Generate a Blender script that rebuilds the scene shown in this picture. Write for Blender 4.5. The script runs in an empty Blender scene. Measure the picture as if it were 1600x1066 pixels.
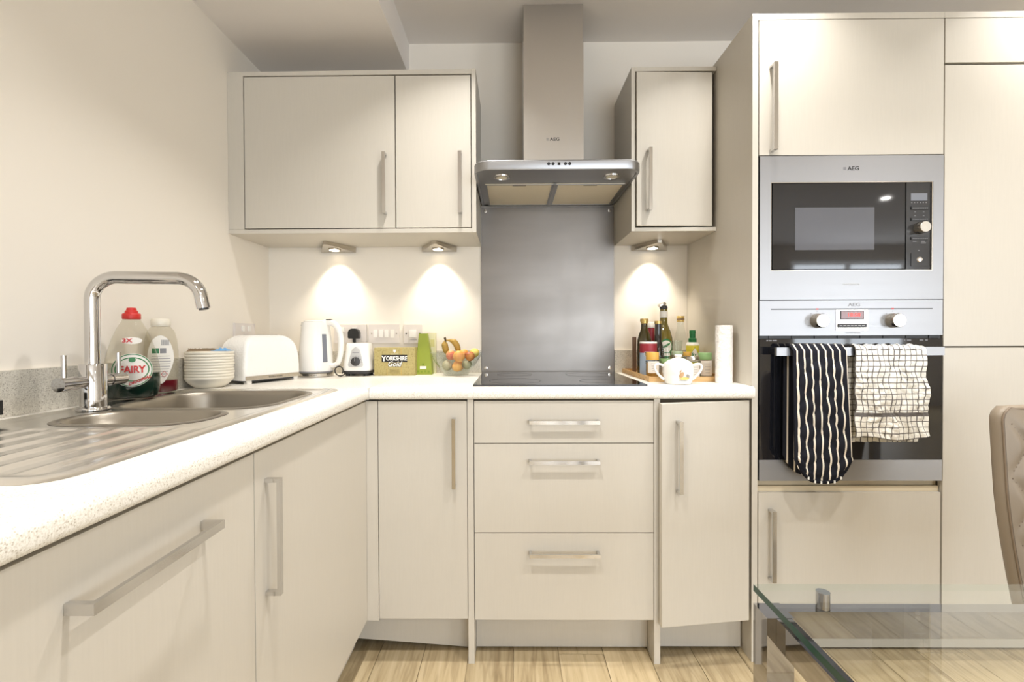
import bpy, bmesh, math, random
from mathutils import Vector, Matrix
random.seed(7)
scene = bpy.context.scene
COL = scene.collection

# ------------------------------------------------------------------ camera
cam_data = bpy.data.cameras.new('camera')
cam_data.sensor_fit = 'HORIZONTAL'
cam_data.sensor_width = 36.0
cam_data.lens = 36.0 * 744.2 / 1600
cam_data.shift_x = 0.00453
cam_data.shift_y = -0.00191
cam_data.clip_start = 0.02
cam_ob = bpy.data.objects.new('camera', cam_data)
COL.objects.link(cam_ob)
_r = Vector((0.99994533, 0.00967284, -0.00397244))
_u = Vector((0.00386229, 0.01137906, 0.9999278))
_f = Vector((-0.00971735, 0.99988847, -0.01134107))
cam_ob.matrix_world = Matrix(((_r.x, _u.x, -_f.x, 0.0), (_r.y, _u.y, -_f.y, 0.0), (_r.z, _u.z, -_f.z, 1.0839), (0, 0, 0, 1)))
scene.camera = cam_ob

# ------------------------------------------------------------------ light and exposure
scene.view_settings.view_transform = 'Standard'
scene.view_settings.look = 'None'
scene.view_settings.gamma = 1.0
scene.view_settings.use_curve_mapping = False
scene.view_settings.exposure = 0.0
scene.cycles.max_bounces = 10
scene.cycles.transparent_max_bounces = 16
scene.cycles.sample_clamp_indirect = 4.0
scene.cycles.blur_glossy = 0.6
scene.cycles.caustics_reflective = False
scene.cycles.caustics_refractive = False

world = bpy.data.worlds.new('sky')
scene.world = world
world.use_nodes = True
world.node_tree.nodes['Background'].inputs[0].default_value = (0.80, 0.88, 1.0, 1)
world.node_tree.nodes['Background'].inputs[1].default_value = 1.6


def kelvin_col(r, g, b):
    return (r, g, b)


def area_light(name, loc, size, power, col, direction, size_y=None, spread=None, shape='DISK'):
    l = bpy.data.lights.new(name, 'AREA')
    l.shape = shape
    l.size = size
    if size_y:
        l.shape = 'RECTANGLE'
        l.size_y = size_y
    l.energy = power
    l.color = col
    if spread:
        l.spread = math.radians(spread)
    o = bpy.data.objects.new(name, l)
    COL.objects.link(o)
    o.location = loc
    o.rotation_euler = Vector(direction).to_track_quat('-Z', 'Y').to_euler()
    return o


WARM = (1.0, 0.97, 0.925)
DAY = (0.86, 0.93, 1.0)
# recessed ceiling downlights: the row over the worktops, and rows behind the camera
for _x, _y, _p in ((-0.18, 1.42, 6.5), (0.79, 1.42, 5.5), (1.76, 1.42, 4.5), (-0.18, 0.60, 9.0), (0.79, 0.60, 8.5), (1.76, 0.60, 8.0)):
    area_light('downlight', (_x, _y, 2.372), 0.07, _p, WARM, (0, 0, -1), spread=108 if _y > 1 else 122)
for _x, _y in ((-0.18, -1.9), (1.4, -1.9), (2.8, -0.5), (3.6, -1.5)):
    area_light('downlight', (_x, _y, 2.372), 0.07, 5.0, WARM, (0, 0, -1), spread=160)
# frontal fill at an added window, then daylight through the far right one
area_light('window_daylight', (1.5, -4.02, 1.15), 2.4, 108.0, DAY, (0, 1, 0), size_y=2.0)
area_light('window_daylight', (5.0, -4.02, 1.15), 1.7, 85.0, DAY, (0, 1, 0), size_y=2.0)
# the three spots under the wall cabinets
for _x in (-0.775, -0.322, 0.612):
    l = bpy.data.lights.new('cabinet_spot', 'SPOT')
    l.energy = 9.5
    l.color = (1.0, 0.90, 0.74)
    l.spot_size = math.radians(92)
    l.spot_blend = 0.85
    l.shadow_soft_size = 0.018
    o = bpy.data.objects.new('cabinet_spot', l)
    COL.objects.link(o)
    o.location = (_x, 2.075, 1.444)
    o.rotation_euler = Vector((0, 0.10, -1)).to_track_quat('-Z', 'Y').to_euler()

# ------------------------------------------------------------------ helpers
ORG = {}


def lin(c):
    c = c / 255.0
    return c / 12.92 if c <= 0.04045 else ((c + 0.055) / 1.055) ** 2.4


def rgb(r, g, b):
    return (lin(r), lin(g), lin(b), 1.0)


def mat(name, col, rough=0.5, metal=0.0, spec=0.5, coat=0.0, emit=None, emit_s=0.0):
    m = bpy.data.materials.new(name)
    m.use_nodes = True
    p = m.node_tree.nodes['Principled BSDF']
    p.inputs['Base Color'].default_value = rgb(*col)
    p.inputs['Roughness'].default_value = rough
    p.inputs['Metallic'].default_value = metal
    p.inputs['Specular IOR Level'].default_value = spec
    p.inputs['Coat Weight'].default_value = coat
    if emit:
        p.inputs['Emission Color'].default_value = rgb(*emit)
        p.inputs['Emission Strength'].default_value = emit_s
    return m


def nd(m, typ, **kw):
    n = m.node_tree.nodes.new(typ)
    for k, v in kw.items():
        if k.startswith('i_'):
            n.inputs[k[2:].replace('_', ' ')].default_value = v
        else:
            setattr(n, k, v)
    return n


def lk(m, a, b):
    m.node_tree.links.new(a, b)


def coords(m, scale=(1, 1, 1), kind='Object', rnd=False):
    tc = nd(m, 'ShaderNodeTexCoord')
    mp = nd(m, 'ShaderNodeMapping')
    mp.inputs['Scale'].default_value = scale
    lk(m, tc.outputs[kind], mp.inputs['Vector'])
    if rnd:
        oi = nd(m, 'ShaderNodeObjectInfo')
        mu = nd(m, 'ShaderNodeMath', operation='MULTIPLY')
        mu.inputs[1].default_value = 37.0
        lk(m, oi.outputs['Random'], mu.inputs[0])
        cb = nd(m, 'ShaderNodeCombineXYZ')
        for k in range(3):
            lk(m, mu.outputs[0], cb.inputs[k])
        lk(m, cb.outputs[0], mp.inputs['Location'])
    return mp.outputs[0]


def ramp(m, fac, stops, interp='LINEAR'):
    r = nd(m, 'ShaderNodeValToRGB')
    r.color_ramp.interpolation = interp
    els = r.color_ramp.elements
    while len(els) < len(stops):
        els.new(0.5)
    for e, (pos, col) in zip(els, stops):
        e.position = pos
        e.color = col
    lk(m, fac, r.inputs[0])
    return r.outputs[0]


def bump(m, height, strength=0.2, dist=0.002):
    b = nd(m, 'ShaderNodeBump')
    b.inputs['Strength'].default_value = strength
    b.inputs['Distance'].default_value = dist
    lk(m, height, b.inputs['Height'])
    lk(m, b.outputs[0], m.node_tree.nodes['Principled BSDF'].inputs['Normal'])


def pin(m, name):
    return m.node_tree.nodes['Principled BSDF'].inputs[name]


def empty(name, loc, label, cat, group=None, rz=0.0):
    o = bpy.data.objects.new(name, None)
    o.empty_display_size = 0.05
    COL.objects.link(o)
    o.location = loc
    o.rotation_euler = (0, 0, rz)
    o['label'] = label
    o['category'] = cat
    if group:
        o['group'] = group
    ORG[o.name] = Vector(loc)
    return o


def obj(name, bm, m, parent=None, smooth=None, bev=0.0, bseg=2, local=False, label=None, origin=None, kind=None):
    """link one bmesh as one mesh object; coordinates are in world space unless local"""
    if bev > 0:
        es = [e for e in bm.edges if len(e.link_faces) == 2 and e.calc_face_angle(0) > 0.5]
        bmesh.ops.bevel(bm, geom=es, offset=bev, segments=bseg, profile=0.5, affect='EDGES', clamp_overlap=True)
    off = Vector((0, 0, 0))
    if not local:
        if parent is not None:
            off = ORG[parent.name].copy()
        elif origin is not None:
            off = Vector(origin)
        if off.length:
            bmesh.ops.translate(bm, vec=-off, verts=bm.verts)
    bmesh.ops.recalc_face_normals(bm, faces=bm.faces)
    if smooth is not None:
        ang = math.radians(smooth)
        for f in bm.faces:
            f.smooth = True
        for e in bm.edges:
            e.smooth = not (len(e.link_faces) == 2 and e.calc_face_angle(0) > ang)
    me = bpy.data.meshes.new(name)
    bm.to_mesh(me)
    bm.free()
    for mm in (m if isinstance(m, (list, tuple)) else [m]):
        me.materials.append(mm)
    o = bpy.data.objects.new(name, me)
    COL.objects.link(o)
    if parent is not None:
        o.parent = parent
        ORG[o.name] = ORG[parent.name].copy() if not local else Vector((0, 0, 0))
    else:
        o.location = off
        ORG[o.name] = off
    if label:
        o['label'] = label
    if kind:
        o['kind'] = kind
    return o


def tag(o, label, cat, group=None):
    o['label'] = label
    o['category'] = cat
    if group:
        o['group'] = group
    return o


def copy_tree(o, parent=None):
    c = o.copy()
    COL.objects.link(c)
    ORG[c.name] = ORG.get(o.name, Vector((0, 0, 0))).copy()
    if parent is not None:
        c.parent = parent
    for ch in list(o.children):
        copy_tree(ch, c)
    return c


def box(bm, x0, x1, y0, y1, z0, z1, mi=0):
    v = [bm.verts.new(p) for p in ((x0, y0, z0), (x1, y0, z0), (x1, y1, z0), (x0, y1, z0), (x0, y0, z1), (x1, y0, z1), (x1, y1, z1), (x0, y1, z1))]
    fs = []
    for q in ((0, 3, 2, 1), (4, 5, 6, 7), (0, 1, 5, 4), (1, 2, 6, 5), (2, 3, 7, 6), (3, 0, 4, 7)):
        f = bm.faces.new([v[i] for i in q])
        f.material_index = mi
        fs.append(f)
    return v


def B(*boxes):
    bm = bmesh.new()
    for b in boxes:
        box(bm, *b)
    return bm


def lathe(prof, c=(0, 0, 0), seg=32, sx=1.0, sy=1.0, rz=0.0, bm=None, mi=0, cap=True):
    bm = bm or bmesh.new()
    rings = []
    ca, sa = math.cos(rz), math.sin(rz)
    for r, z in prof:
        if r < 1e-6:
            rings.append([bm.verts.new((c[0], c[1], c[2] + z))])
        else:
            ring = []
            for i in range(seg):
                a = 2 * math.pi * i / seg
                x, y = r * sx * math.cos(a), r * sy * math.sin(a)
                ring.append(bm.verts.new((c[0] + x * ca - y * sa, c[1] + x * sa + y * ca, c[2] + z)))
            rings.append(ring)
    for a, b in zip(rings[:-1], rings[1:]):
        for i in range(seg):
            j = (i + 1) % seg
            if len(a) == 1 and len(b) == 1:
                continue
            if len(a) == 1:
                f = bm.faces.new((a[0], b[j], b[i]))
            elif len(b) == 1:
                f = bm.faces.new((a[i], a[j], b[0]))
            else:
                f = bm.faces.new((a[i], a[j], b[j], b[i]))
            f.material_index = mi
    if cap:
        for ring in (rings[0], rings[-1]):
            if len(ring) > 2:
                f = bm.faces.new(ring)
                f.material_index = mi
    return bm


def tube(pts, r, seg=12, bm=None, mi=0, closed=False, radii=None):
    bm = bm or bmesh.new()
    pts = [Vector(p) for p in pts]
    n = len(pts)
    rings = []
    prev = None
    for i, p in enumerate(pts):
        if closed:
            t = pts[(i + 1) % n] - pts[i - 1]
        else:
            t = pts[min(i + 1, n - 1)] - pts[max(i - 1, 0)]
        t.normalize()
        if prev is None:
            a = Vector((0, 0, 1)) if abs(t.z) < 0.9 else Vector((1, 0, 0))
            nrm = t.cross(a).normalized()
        else:
            nrm = (prev - t * prev.dot(t)).normalized()
        prev = nrm
        bi = t.cross(nrm)
        rr = radii[i] if radii else r
        rings.append([bm.verts.new(p + (nrm * math.cos(2 * math.pi * k / seg) + bi * math.sin(2 * math.pi * k / seg)) * rr) for k in range(seg)])
    m = n if closed else n - 1
    for i in range(m):
        a, b = rings[i], rings[(i + 1) % n]
        for k in range(seg):
            j = (k + 1) % seg
            f = bm.faces.new((a[k], a[j], b[j], b[k]))
            f.material_index = mi
    if not closed:
        bm.faces.new(rings[0]).material_index = mi
        bm.faces.new(rings[-1]).material_index = mi
    return bm


def cyl(a, b, r, seg=24, bm=None, mi=0):
    return tube([a, b], r, seg, bm, mi)


def prism(poly, z0, z1, bm=None, mi=0, axes='XY'):
    """extrude a polygon; axes XY extrudes along Z, XZ along Y, YZ along X"""
    bm = bm or bmesh.new()

    def P(a, b, c):
        return (a, b, c) if axes == 'XY' else ((a, c, b) if axes == 'XZ' else (c, a, b))
    lo = [bm.verts.new(P(a, b, z0)) for a, b in poly]
    hi = [bm.verts.new(P(a, b, z1)) for a, b in poly]
    n = len(poly)
    bm.faces.new(lo).material_index = mi
    bm.faces.new(hi).material_index = mi
    for i in range(n):
        j = (i + 1) % n
        bm.faces.new((lo[i], lo[j], hi[j], hi[i])).material_index = mi
    return bm


def rrect(x0, x1, y0, y1, r, seg=6, rs=None):
    """rounded rectangle outline, counter-clockwise; rs = radii at (x1,y1),(x0,y1),(x0,y0),(x1,y0)"""
    rs = rs or (r, r, r, r)
    out = []
    for (cx, cy, a0), q in zip(((x1, y1, 0), (x0, y1, 90), (x0, y0, 180), (x1, y0, 270)), rs):
        sx = -1 if cx == x1 else 1
        sy = -1 if cy == y1 else 1
        for k in range(seg + 1):
            a = math.radians(a0 + 90.0 * k / seg)
            out.append((cx + sx * q + q * math.cos(a), cy + sy * q + q * math.sin(a)))
    return out


def loft(loops, bm=None, mi=0, cap0=False, cap1=False):
    bm = bm or bmesh.new()
    vs = [[bm.verts.new(p) for p in l] for l in loops]
    n = len(vs[0])
    for a, b in zip(vs[:-1], vs[1:]):
        for i in range(n):
            j = (i + 1) % n
            bm.faces.new((a[i], a[j], b[j], b[i])).material_index = mi
    if cap0:
        bm.faces.new(vs[0]).material_index = mi
    if cap1:
        bm.faces.new(vs[-1]).material_index = mi
    return bm


def grid(nu, nv, fn, bm=None, mi=0, uv=True):
    """surface fn(u, v) -> point, u and v in 0..1, with a UV map"""
    bm = bm or bmesh.new()
    vs = [[bm.verts.new(fn(i / nu, j / nv)) for j in range(nv + 1)] for i in range(nu + 1)]
    lay = bm.loops.layers.uv.verify()
    for i in range(nu):
        for j in range(nv):
            q = ((i, j), (i + 1, j), (i + 1, j + 1), (i, j + 1))
            f = bm.faces.new([vs[a][b] for a, b in q])
            f.material_index = mi
            for lp, (a, b) in zip(f.loops, q):
                lp[lay].uv = (a / nu, b / nv)
    return bm


def solid(bm, th):
    """give a sheet thickness along its normals"""
    bm.normal_update()
    fs = list(bm.faces)
    bmesh.ops.solidify(bm, geom=fs, thickness=th)
    return bm


def text(name, s, size, loc, m, parent=None, rot=(math.pi / 2, 0, 0), ext=0.0002, sx=1.0, align='CENTER', bold=0.0, shear=0.0, local=False):
    """flat lettering as a mesh facing the room (towards -y)"""
    c = bpy.data.curves.new(name, 'FONT')
    c.body = s
    c.size = size
    c.align_x = align
    c.align_y = 'CENTER'
    c.extrude = ext
    c.offset = bold
    c.shear = shear
    c.resolution_u = 3
    tmp = bpy.data.objects.new(name + '_tmp', c)
    COL.objects.link(tmp)
    bpy.context.view_layer.update()
    me = bpy.data.meshes.new_from_object(tmp.evaluated_get(bpy.context.evaluated_depsgraph_get()))
    bpy.data.objects.remove(tmp)
    bpy.data.curves.remove(c)
    me.name = name
    for v in me.vertices:
        x, y, z = v.co
        v.co = (x * sx, -z, y)
    me.materials.clear()
    me.materials.append(m)
    o = bpy.data.objects.new(name, me)
    COL.objects.link(o)
    p = Vector(loc)
    if parent is not None:
        o.parent = parent
        if not local:
            p = p - ORG[parent.name]
    o.location = p
    ORG[o.name] = ORG[parent.name] if parent is not None else Vector((0, 0, 0))
    return o


# ------------------------------------------------------------------ materials
M = {}


def make_materials():
    m = mat('wall_paint', (236, 229, 218), 0.75, spec=0.2)
    n = nd(m, 'ShaderNodeTexNoise', i_Scale=180.0, i_Detail=2.0)
    lk(m, coords(m), n.inputs['Vector'])
    bump(m, n.outputs[0], 0.05, 0.001)
    M['wall'] = m
    M['ceiling'] = mat('ceiling_paint', (238, 233, 229), 0.85, spec=0.1)
    m = mat('cream_laminate', (201, 195, 184), 0.36, spec=0.4)
    n = nd(m, 'ShaderNodeTexNoise', i_Scale=1.0, i_Detail=3.0)
    lk(m, coords(m, (260, 260, 12)), n.inputs['Vector'])
    c = ramp(m, n.outputs[0], [(0.35, rgb(200, 194, 183)), (0.65, rgb(202, 196, 185))])
    lk(m, c, pin(m, 'Base Color'))
    bump(m, n.outputs[0], 0.02, 0.0003)
    M['cream'] = m
    M['carcass'] = mat('carcass_board', (214, 200, 172), 0.6)
    M['gap'] = mat('dark_carcass_board', (92, 80, 60), 0.7)  # carcass colour darkened so the gaps between doors look shaded
    # worktop: pale laminate with grey and tan flecks
    for key, base, lo in (('worktop', (244, 241, 234), (224, 219, 209)), ('upstand', (214, 209, 197), (190, 184, 172))):
        m = mat('speckled_' + key, base, 0.32, spec=0.45)
        v = coords(m)
        n1 = nd(m, 'ShaderNodeTexNoise', i_Scale=420.0, i_Detail=3.0, i_Roughness=0.7)
        lk(m, v, n1.inputs['Vector'])
        c1 = ramp(m, n1.outputs[0], [(0.42, rgb(*lo)), (0.55, rgb(*base))])
        n2 = nd(m, 'ShaderNodeTexVoronoi', i_Scale=260.0)
        lk(m, v, n2.inputs['Vector'])
        f2 = ramp(m, n2.outputs['Distance'], [(0.22, (1, 1, 1, 1)), (0.34, (0, 0, 0, 1))])
        n3 = nd(m, 'ShaderNodeTexNoise', i_Scale=110.0)
        lk(m, v, n3.inputs['Vector'])
        f3 = ramp(m, n3.outputs[0], [(0.40, (0, 0, 0, 1)), (0.46, (1, 1, 1, 1))])
        mu = nd(m, 'ShaderNodeMath', operation='MULTIPLY')
        lk(m, f2, mu.inputs[0])
        lk(m, f3, mu.inputs[1])
        mx = nd(m, 'ShaderNodeMix', data_type='RGBA')
        lk(m, mu.outputs[0], mx.inputs['Factor'])
        lk(m, c1, mx.inputs['A'])
        mx.inputs['B'].default_value = rgb(200, 192, 179) if key == 'worktop' else rgb(148, 140, 128)
        lk(m, mx.outputs['Result'], pin(m, 'Base Color'))
        M[key] = m
    # brushed stainless steel, grain along x
    for key, col, sc, ro in (('steel', (160, 160, 162), (2, 300, 300), 0.36), ('steel_dark', (150, 147, 143), (2, 400, 400), 0.3), ('steel_v', (200, 197, 193), (500, 500, 3), 0.3), ('sink_steel', (236, 233, 228), (300, 3, 300), 0.22)):
        m = mat('brushed_' + key, col, ro, 1.0)
        n = nd(m, 'ShaderNodeTexNoise', i_Scale=1.0, i_Detail=2.0)
        lk(m, coords(m, sc), n.inputs['Vector'])
        r = nd(m, 'ShaderNodeMapRange')
        r.inputs['To Min'].default_value = ro - 0.03
        r.inputs['To Max'].default_value = ro + 0.05
        lk(m, n.outputs[0], r.inputs['Value'])
        lk(m, r.outputs[0], pin(m, 'Roughness'))
        bump(m, n.outputs[0], 0.012, 0.0003)
        M[key] = m
    # the splashback is the dark steel with dull smears of its own
    m = mat('smeared_steel', (128, 124, 120), 0.32, 1.0)
    n = nd(m, 'ShaderNodeTexNoise', i_Scale=1.0, i_Detail=4.0)
    lk(m, coords(m, (1.0, 5, 5)), n.inputs['Vector'])
    c = ramp(m, n.outputs[0], [(0.3, rgb(118, 113, 108)), (0.7, rgb(134, 129, 124))])
    lk(m, c, pin(m, 'Base Color'))
    n2 = nd(m, 'ShaderNodeTexNoise', i_Scale=7.0, i_Detail=5.0)
    lk(m, coords(m), n2.inputs['Vector'])
    r = nd(m, 'ShaderNodeMapRange')
    r.inputs['To Min'].default_value = 0.30
    r.inputs['To Max'].default_value = 0.44
    lk(m, n2.outputs[0], r.inputs['Value'])
    lk(m, r.outputs[0], pin(m, 'Roughness'))
    M['splash'] = m
    M['bowl_steel'] = mat('dull_steel', (158, 152, 142), 0.38, 1.0)
    M['chrome'] = mat('chrome', (204, 203, 203), 0.06, 1.0)
    M['bar'] = mat('satin_chrome', (216, 215, 214), 0.12, 1.0)
    M['silver'] = mat('silver_paint', (196, 196, 196), 0.4, 0.3)
    M['table_chrome'] = mat('dark_chrome', (176, 175, 176), 0.03, 1.0)  # chrome colour lowered to stand in for the dim floor it reflects
    M['satin'] = mat('satin_nickel', (198, 192, 182), 0.22, 1.0)
    M['filter'] = mat('filter_mesh', (238, 228, 206), 0.5, 0.1)  # near-white colour stands in for light reaching the filters from below
    M['black_glass'] = mat('black_glass', (14, 14, 16), 0.04, spec=0.6, coat=0.3)
    M['oven_glass'] = mat('oven_glass', (22, 23, 28), 0.04, spec=0.75)
    M['mw_window'] = mat('microwave_window', (86, 88, 96), 0.08, spec=0.6, coat=0.4)
    M['mw_panel'] = mat('microwave_panel', (46, 47, 50), 0.12, spec=0.5, coat=0.3)
    M['black'] = mat('black_plastic', (22, 22, 23), 0.4)
    M['dark'] = mat('dark_grey_plastic', (52, 52, 54), 0.4)
    M['lcd'] = mat('grey_screen', (120, 124, 134), 0.2)
    M['white_gloss'] = mat('white_gloss_plastic', (236, 234, 230), 0.18, spec=0.5)
    m = mat('textured_white_plastic', (236, 234, 230), 0.22)
    n = nd(m, 'ShaderNodeTexVoronoi', i_Scale=150.0)
    lk(m, coords(m), n.inputs['Vector'])
    bump(m, n.outputs['Distance'], 0.35, 0.002)
    M['textured'] = m
    M['plate'] = mat('plate_plastic', (218, 211, 206), 0.3)
    M['white'] = mat('white_plastic', (236, 232, 224), 0.35)
    M['ivory'] = mat('ivory_ceramic', (226, 219, 203), 0.3)
    M['china'] = mat('white_china', (242, 239, 234), 0.1, spec=0.6)
    M['red'] = mat('red_print', (196, 44, 38), 0.4)
    M['dark_red'] = mat('dark_red_print', (150, 40, 52), 0.45)
    M['ink'] = mat('black_ink', (24, 24, 26), 0.5)
    M['grey_ink'] = mat('grey_ink', (130, 130, 134), 0.5)
    M['silver_ink'] = mat('silver_ink', (190, 190, 192), 0.5)
    M['white_ink'] = mat('white_ink', (240, 238, 232), 0.5)
    M['green_ink'] = mat('green_print', (40, 120, 62), 0.4)
    M['dark_green'] = mat('dark_green_plastic', (28, 110, 62), 0.35)
    M['lime'] = mat('lime_card', (142, 154, 52), 0.45)
    M['lime_dark'] = mat('lime_print', (118, 140, 30), 0.5)
    M['pale_green'] = mat('pale_green_plastic', (136, 172, 116), 0.35)
    M['yellow'] = mat('yellow_label', (222, 208, 70), 0.4)
    M['mustard'] = mat('mustard_lid', (206, 160, 74), 0.4)
    M['gold'] = mat('gold_cap', (206, 178, 110), 0.3, 0.7)
    M['paper_white'] = mat('white_paper_label', (236, 232, 224), 0.7)
    M['pale_blue'] = mat('pale_blue_print', (168, 184, 204), 0.5)
    M['spice'] = mat('ground_spice', (176, 132, 62), 0.8)
    M['herb'] = mat('dried_herbs', (96, 98, 70), 0.9)
    M['bronze'] = mat('brown_card', (132, 104, 84), 0.6)
    M['bulb'] = mat('lit_lamp_lens', (255, 250, 240), 0.4, emit=(255, 236, 200), emit_s=9.0)
    M['bulb_off'] = mat('hood_lamp_lens', (226, 220, 206), 0.3)
    M['red_led'] = mat('red_digits', (200, 30, 26), 0.4, emit=(255, 60, 50), emit_s=1.6)
    M['banana'] = mat('banana_skin', (170, 138, 62), 0.5)
    M['banana_tip'] = mat('banana_stem', (84, 66, 36), 0.7)
    M['blue_cloth'] = mat('blue_cloth', (108, 160, 206), 0.9)
    M['bristle'] = mat('tan_bristle', (150, 130, 104), 0.8)
    M['leather'] = mat('taupe_leather', (134, 121, 104), 0.45)
    m = M['leather']
    n = nd(m, 'ShaderNodeTexNoise', i_Scale=420.0, i_Detail=2.0)
    lk(m, coords(m), n.inputs['Vector'])
    bump(m, n.outputs[0], 0.15, 0.0006)
    M['piping'] = mat('dark_piping', (116, 100, 82), 0.5)
    # wood floor
    m = mat('oak_laminate', (200, 176, 130), 0.42, spec=0.4)
    v = coords(m, (1, 1, 1), rnd=True)
    mp = nd(m, 'ShaderNodeMapping')
    mp.inputs['Scale'].default_value = (34, 1.7, 34)
    lk(m, v, mp.inputs['Vector'])
    n = nd(m, 'ShaderNodeTexNoise', i_Scale=1.0, i_Detail=6.0, i_Roughness=0.65, i_Distortion=1.2)
    lk(m, mp.outputs[0], n.inputs['Vector'])
    c = ramp(m, n.outputs[0], [(0.28, rgb(158, 138, 106)), (0.46, rgb(182, 163, 128)), (0.7, rgb(197, 179, 146))])
    mp2 = nd(m, 'ShaderNodeMapping')
    mp2.inputs['Scale'].default_value = (14, 1.3, 14)
    lk(m, v, mp2.inputs['Vector'])
    w = nd(m, 'ShaderNodeTexWave', i_Scale=2.2, i_Distortion=9.0, i_Detail=3.0)
    w.wave_type = 'RINGS'
    lk(m, mp2.outputs[0], w.inputs['Vector'])
    wf = ramp(m, w.outputs['Fac'], [(0.0, (0.60, 0.56, 0.50, 1)), (0.30, (1, 1, 1, 1)), (1.0, (1, 1, 1, 1))])
    mx = nd(m, 'ShaderNodeMix', data_type='RGBA', blend_type='MULTIPLY')
    mx.inputs['Factor'].default_value = 0.45
    lk(m, c, mx.inputs['A'])
    lk(m, wf, mx.inputs['B'])
    oi = nd(m, 'ShaderNodeObjectInfo')
    rv = nd(m, 'ShaderNodeMapRange')
    rv.inputs['To Min'].default_value = 0.82
    rv.inputs['To Max'].default_value = 1.08
    lk(m, oi.outputs['Random'], rv.inputs['Value'])
    hs = nd(m, 'ShaderNodeHueSaturation')
    lk(m, rv.outputs[0], hs.inputs['Value'])
    lk(m, mx.outputs['Result'], hs.inputs['Color'])
    lk(m, hs.outputs[0], pin(m, 'Base Color'))
    M['oak'] = m
    # bamboo tray
    m = mat('bamboo', (196, 158, 104), 0.5)
    n = nd(m, 'ShaderNodeTexNoise', i_Scale=1.0, i_Detail=4.0)
    lk(m, coords(m, (6, 90, 120)), n.inputs['Vector'])
    c = ramp(m, n.outputs[0], [(0.3, rgb(176, 134, 82)), (0.7, rgb(214, 180, 126))])
    lk(m, c, pin(m, 'Base Color'))
    M['bamboo'] = m
    # kitchen paper
    m = mat('kitchen_paper', (244, 242, 238), 0.9, spec=0.1)
    n = nd(m, 'ShaderNodeTexNoise', i_Scale=90.0, i_Detail=3.0)
    lk(m, coords(m), n.inputs['Vector'])
    bump(m, n.outputs[0], 1.0, 0.005)
    M['paper'] = m
    # tea box print: olive gold with fine drawn country scene
    m = mat('tea_box_print', (168, 154, 100), 0.5)
    n = nd(m, 'ShaderNodeTexNoise', i_Scale=130.0, i_Detail=6.0, i_Roughness=0.7)
    lk(m, coords(m), n.inputs['Vector'])
    c = ramp(m, n.outputs[0], [(0.34, rgb(136, 122, 72)), (0.46, rgb(166, 152, 98)), (0.7, rgb(180, 166, 112))])
    lk(m, c, pin(m, 'Base Color'))
    M['tea_print'] = m
    M['tea_dark'] = mat('tea_box_side', (104, 92, 48), 0.5)
    # clear things: clear glass lets light through and mirrors by its angle
    def clear(name, tint, gloss=0.02, mirror=0.9, ior=1.45):
        m = bpy.data.materials.new(name)
        m.use_nodes = True
        nt = m.node_tree
        nt.nodes.remove(nt.nodes['Principled BSDF'])
        out = nt.nodes['Material Output']
        tr = nd(m, 'ShaderNodeBsdfTransparent')
        tr.inputs[0].default_value = tint
        gl = nd(m, 'ShaderNodeBsdfGlossy')
        gl.inputs['Roughness'].default_value = gloss
        gl.inputs['Color'].default_value = (mirror, mirror, mirror, 1)
        lw = nd(m, 'ShaderNodeLayerWeight')
        lw.inputs['Blend'].default_value = 0.5
        pw = nd(m, 'ShaderNodeMath', operation='POWER')
        lk(m, lw.outputs['Facing'], pw.inputs[0])
        pw.inputs[1].default_value = 5.0
        fr = nd(m, 'ShaderNodeMath', operation='MULTIPLY_ADD')
        f0 = ((ior - 1) / (ior + 1)) ** 2
        lk(m, pw.outputs[0], fr.inputs[0])
        fr.inputs[1].default_value = 1 - f0
        fr.inputs[2].default_value = f0
        mx = nd(m, 'ShaderNodeMixShader')
        lk(m, fr.outputs[0], mx.inputs[0])
        lk(m, tr.outputs[0], mx.inputs[1])
        lk(m, gl.outputs[0], mx.inputs[2])
        lk(m, mx.outputs[0], out.inputs['Surface'])
        return m
    M['glass'] = clear('clear_glass', (0.93, 0.95, 0.94, 1))
    M['table_glass'] = clear('table_glass', (0.965, 0.98, 0.975, 1), 0.01, 1.0, 1.5)
    M['pane'] = clear('window_glass', (0.97, 0.98, 0.98, 1))
    M['pet'] = clear('clear_plastic_bottle', (0.90, 0.89, 0.85, 1), 0.06)
    M['olive_glass'] = clear('olive_glass', (0.34, 0.32, 0.10, 1), 0.03)
    M['edge'] = mat('green_glass_edge', (36, 70, 60), 0.12, spec=0.5)
    M['edge_clear'] = clear('pale_glass_edge', (0.90, 0.955, 0.935, 1), 0.03)
    M['dark_olive'] = mat('dark_olive_oil_glass', (58, 50, 20), 0.06, spec=0.6, coat=0.4)
    M['olive'] = mat('olive_oil_glass', (112, 98, 34), 0.06, spec=0.6, coat=0.4)
    M['balsamic'] = mat('black_bottle_glass', (26, 22, 20), 0.05, spec=0.6, coat=0.4)
    M['green_soap'] = mat('green_washing_up_liquid', (12, 44, 36), 0.1, spec=0.5)
    M['red_soap'] = mat('red_liquid', (112, 22, 36), 0.1, spec=0.5)
    # striped quilted glove: stripes run with u
    m = mat('striped_cotton', (32, 33, 40), 0.9, spec=0.1)
    tc = nd(m, 'ShaderNodeTexCoord')
    sp = nd(m, 'ShaderNodeSeparateXYZ')
    lk(m, tc.outputs['UV'], sp.inputs[0])
    mu = nd(m, 'ShaderNodeMath', operation='MULTIPLY')
    lk(m, sp.outputs[0], mu.inputs[0])
    mu.inputs[1].default_value = 7.5
    fr = nd(m, 'ShaderNodeMath', operation='FRACT')
    lk(m, mu.outputs[0], fr.inputs[0])
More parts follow.
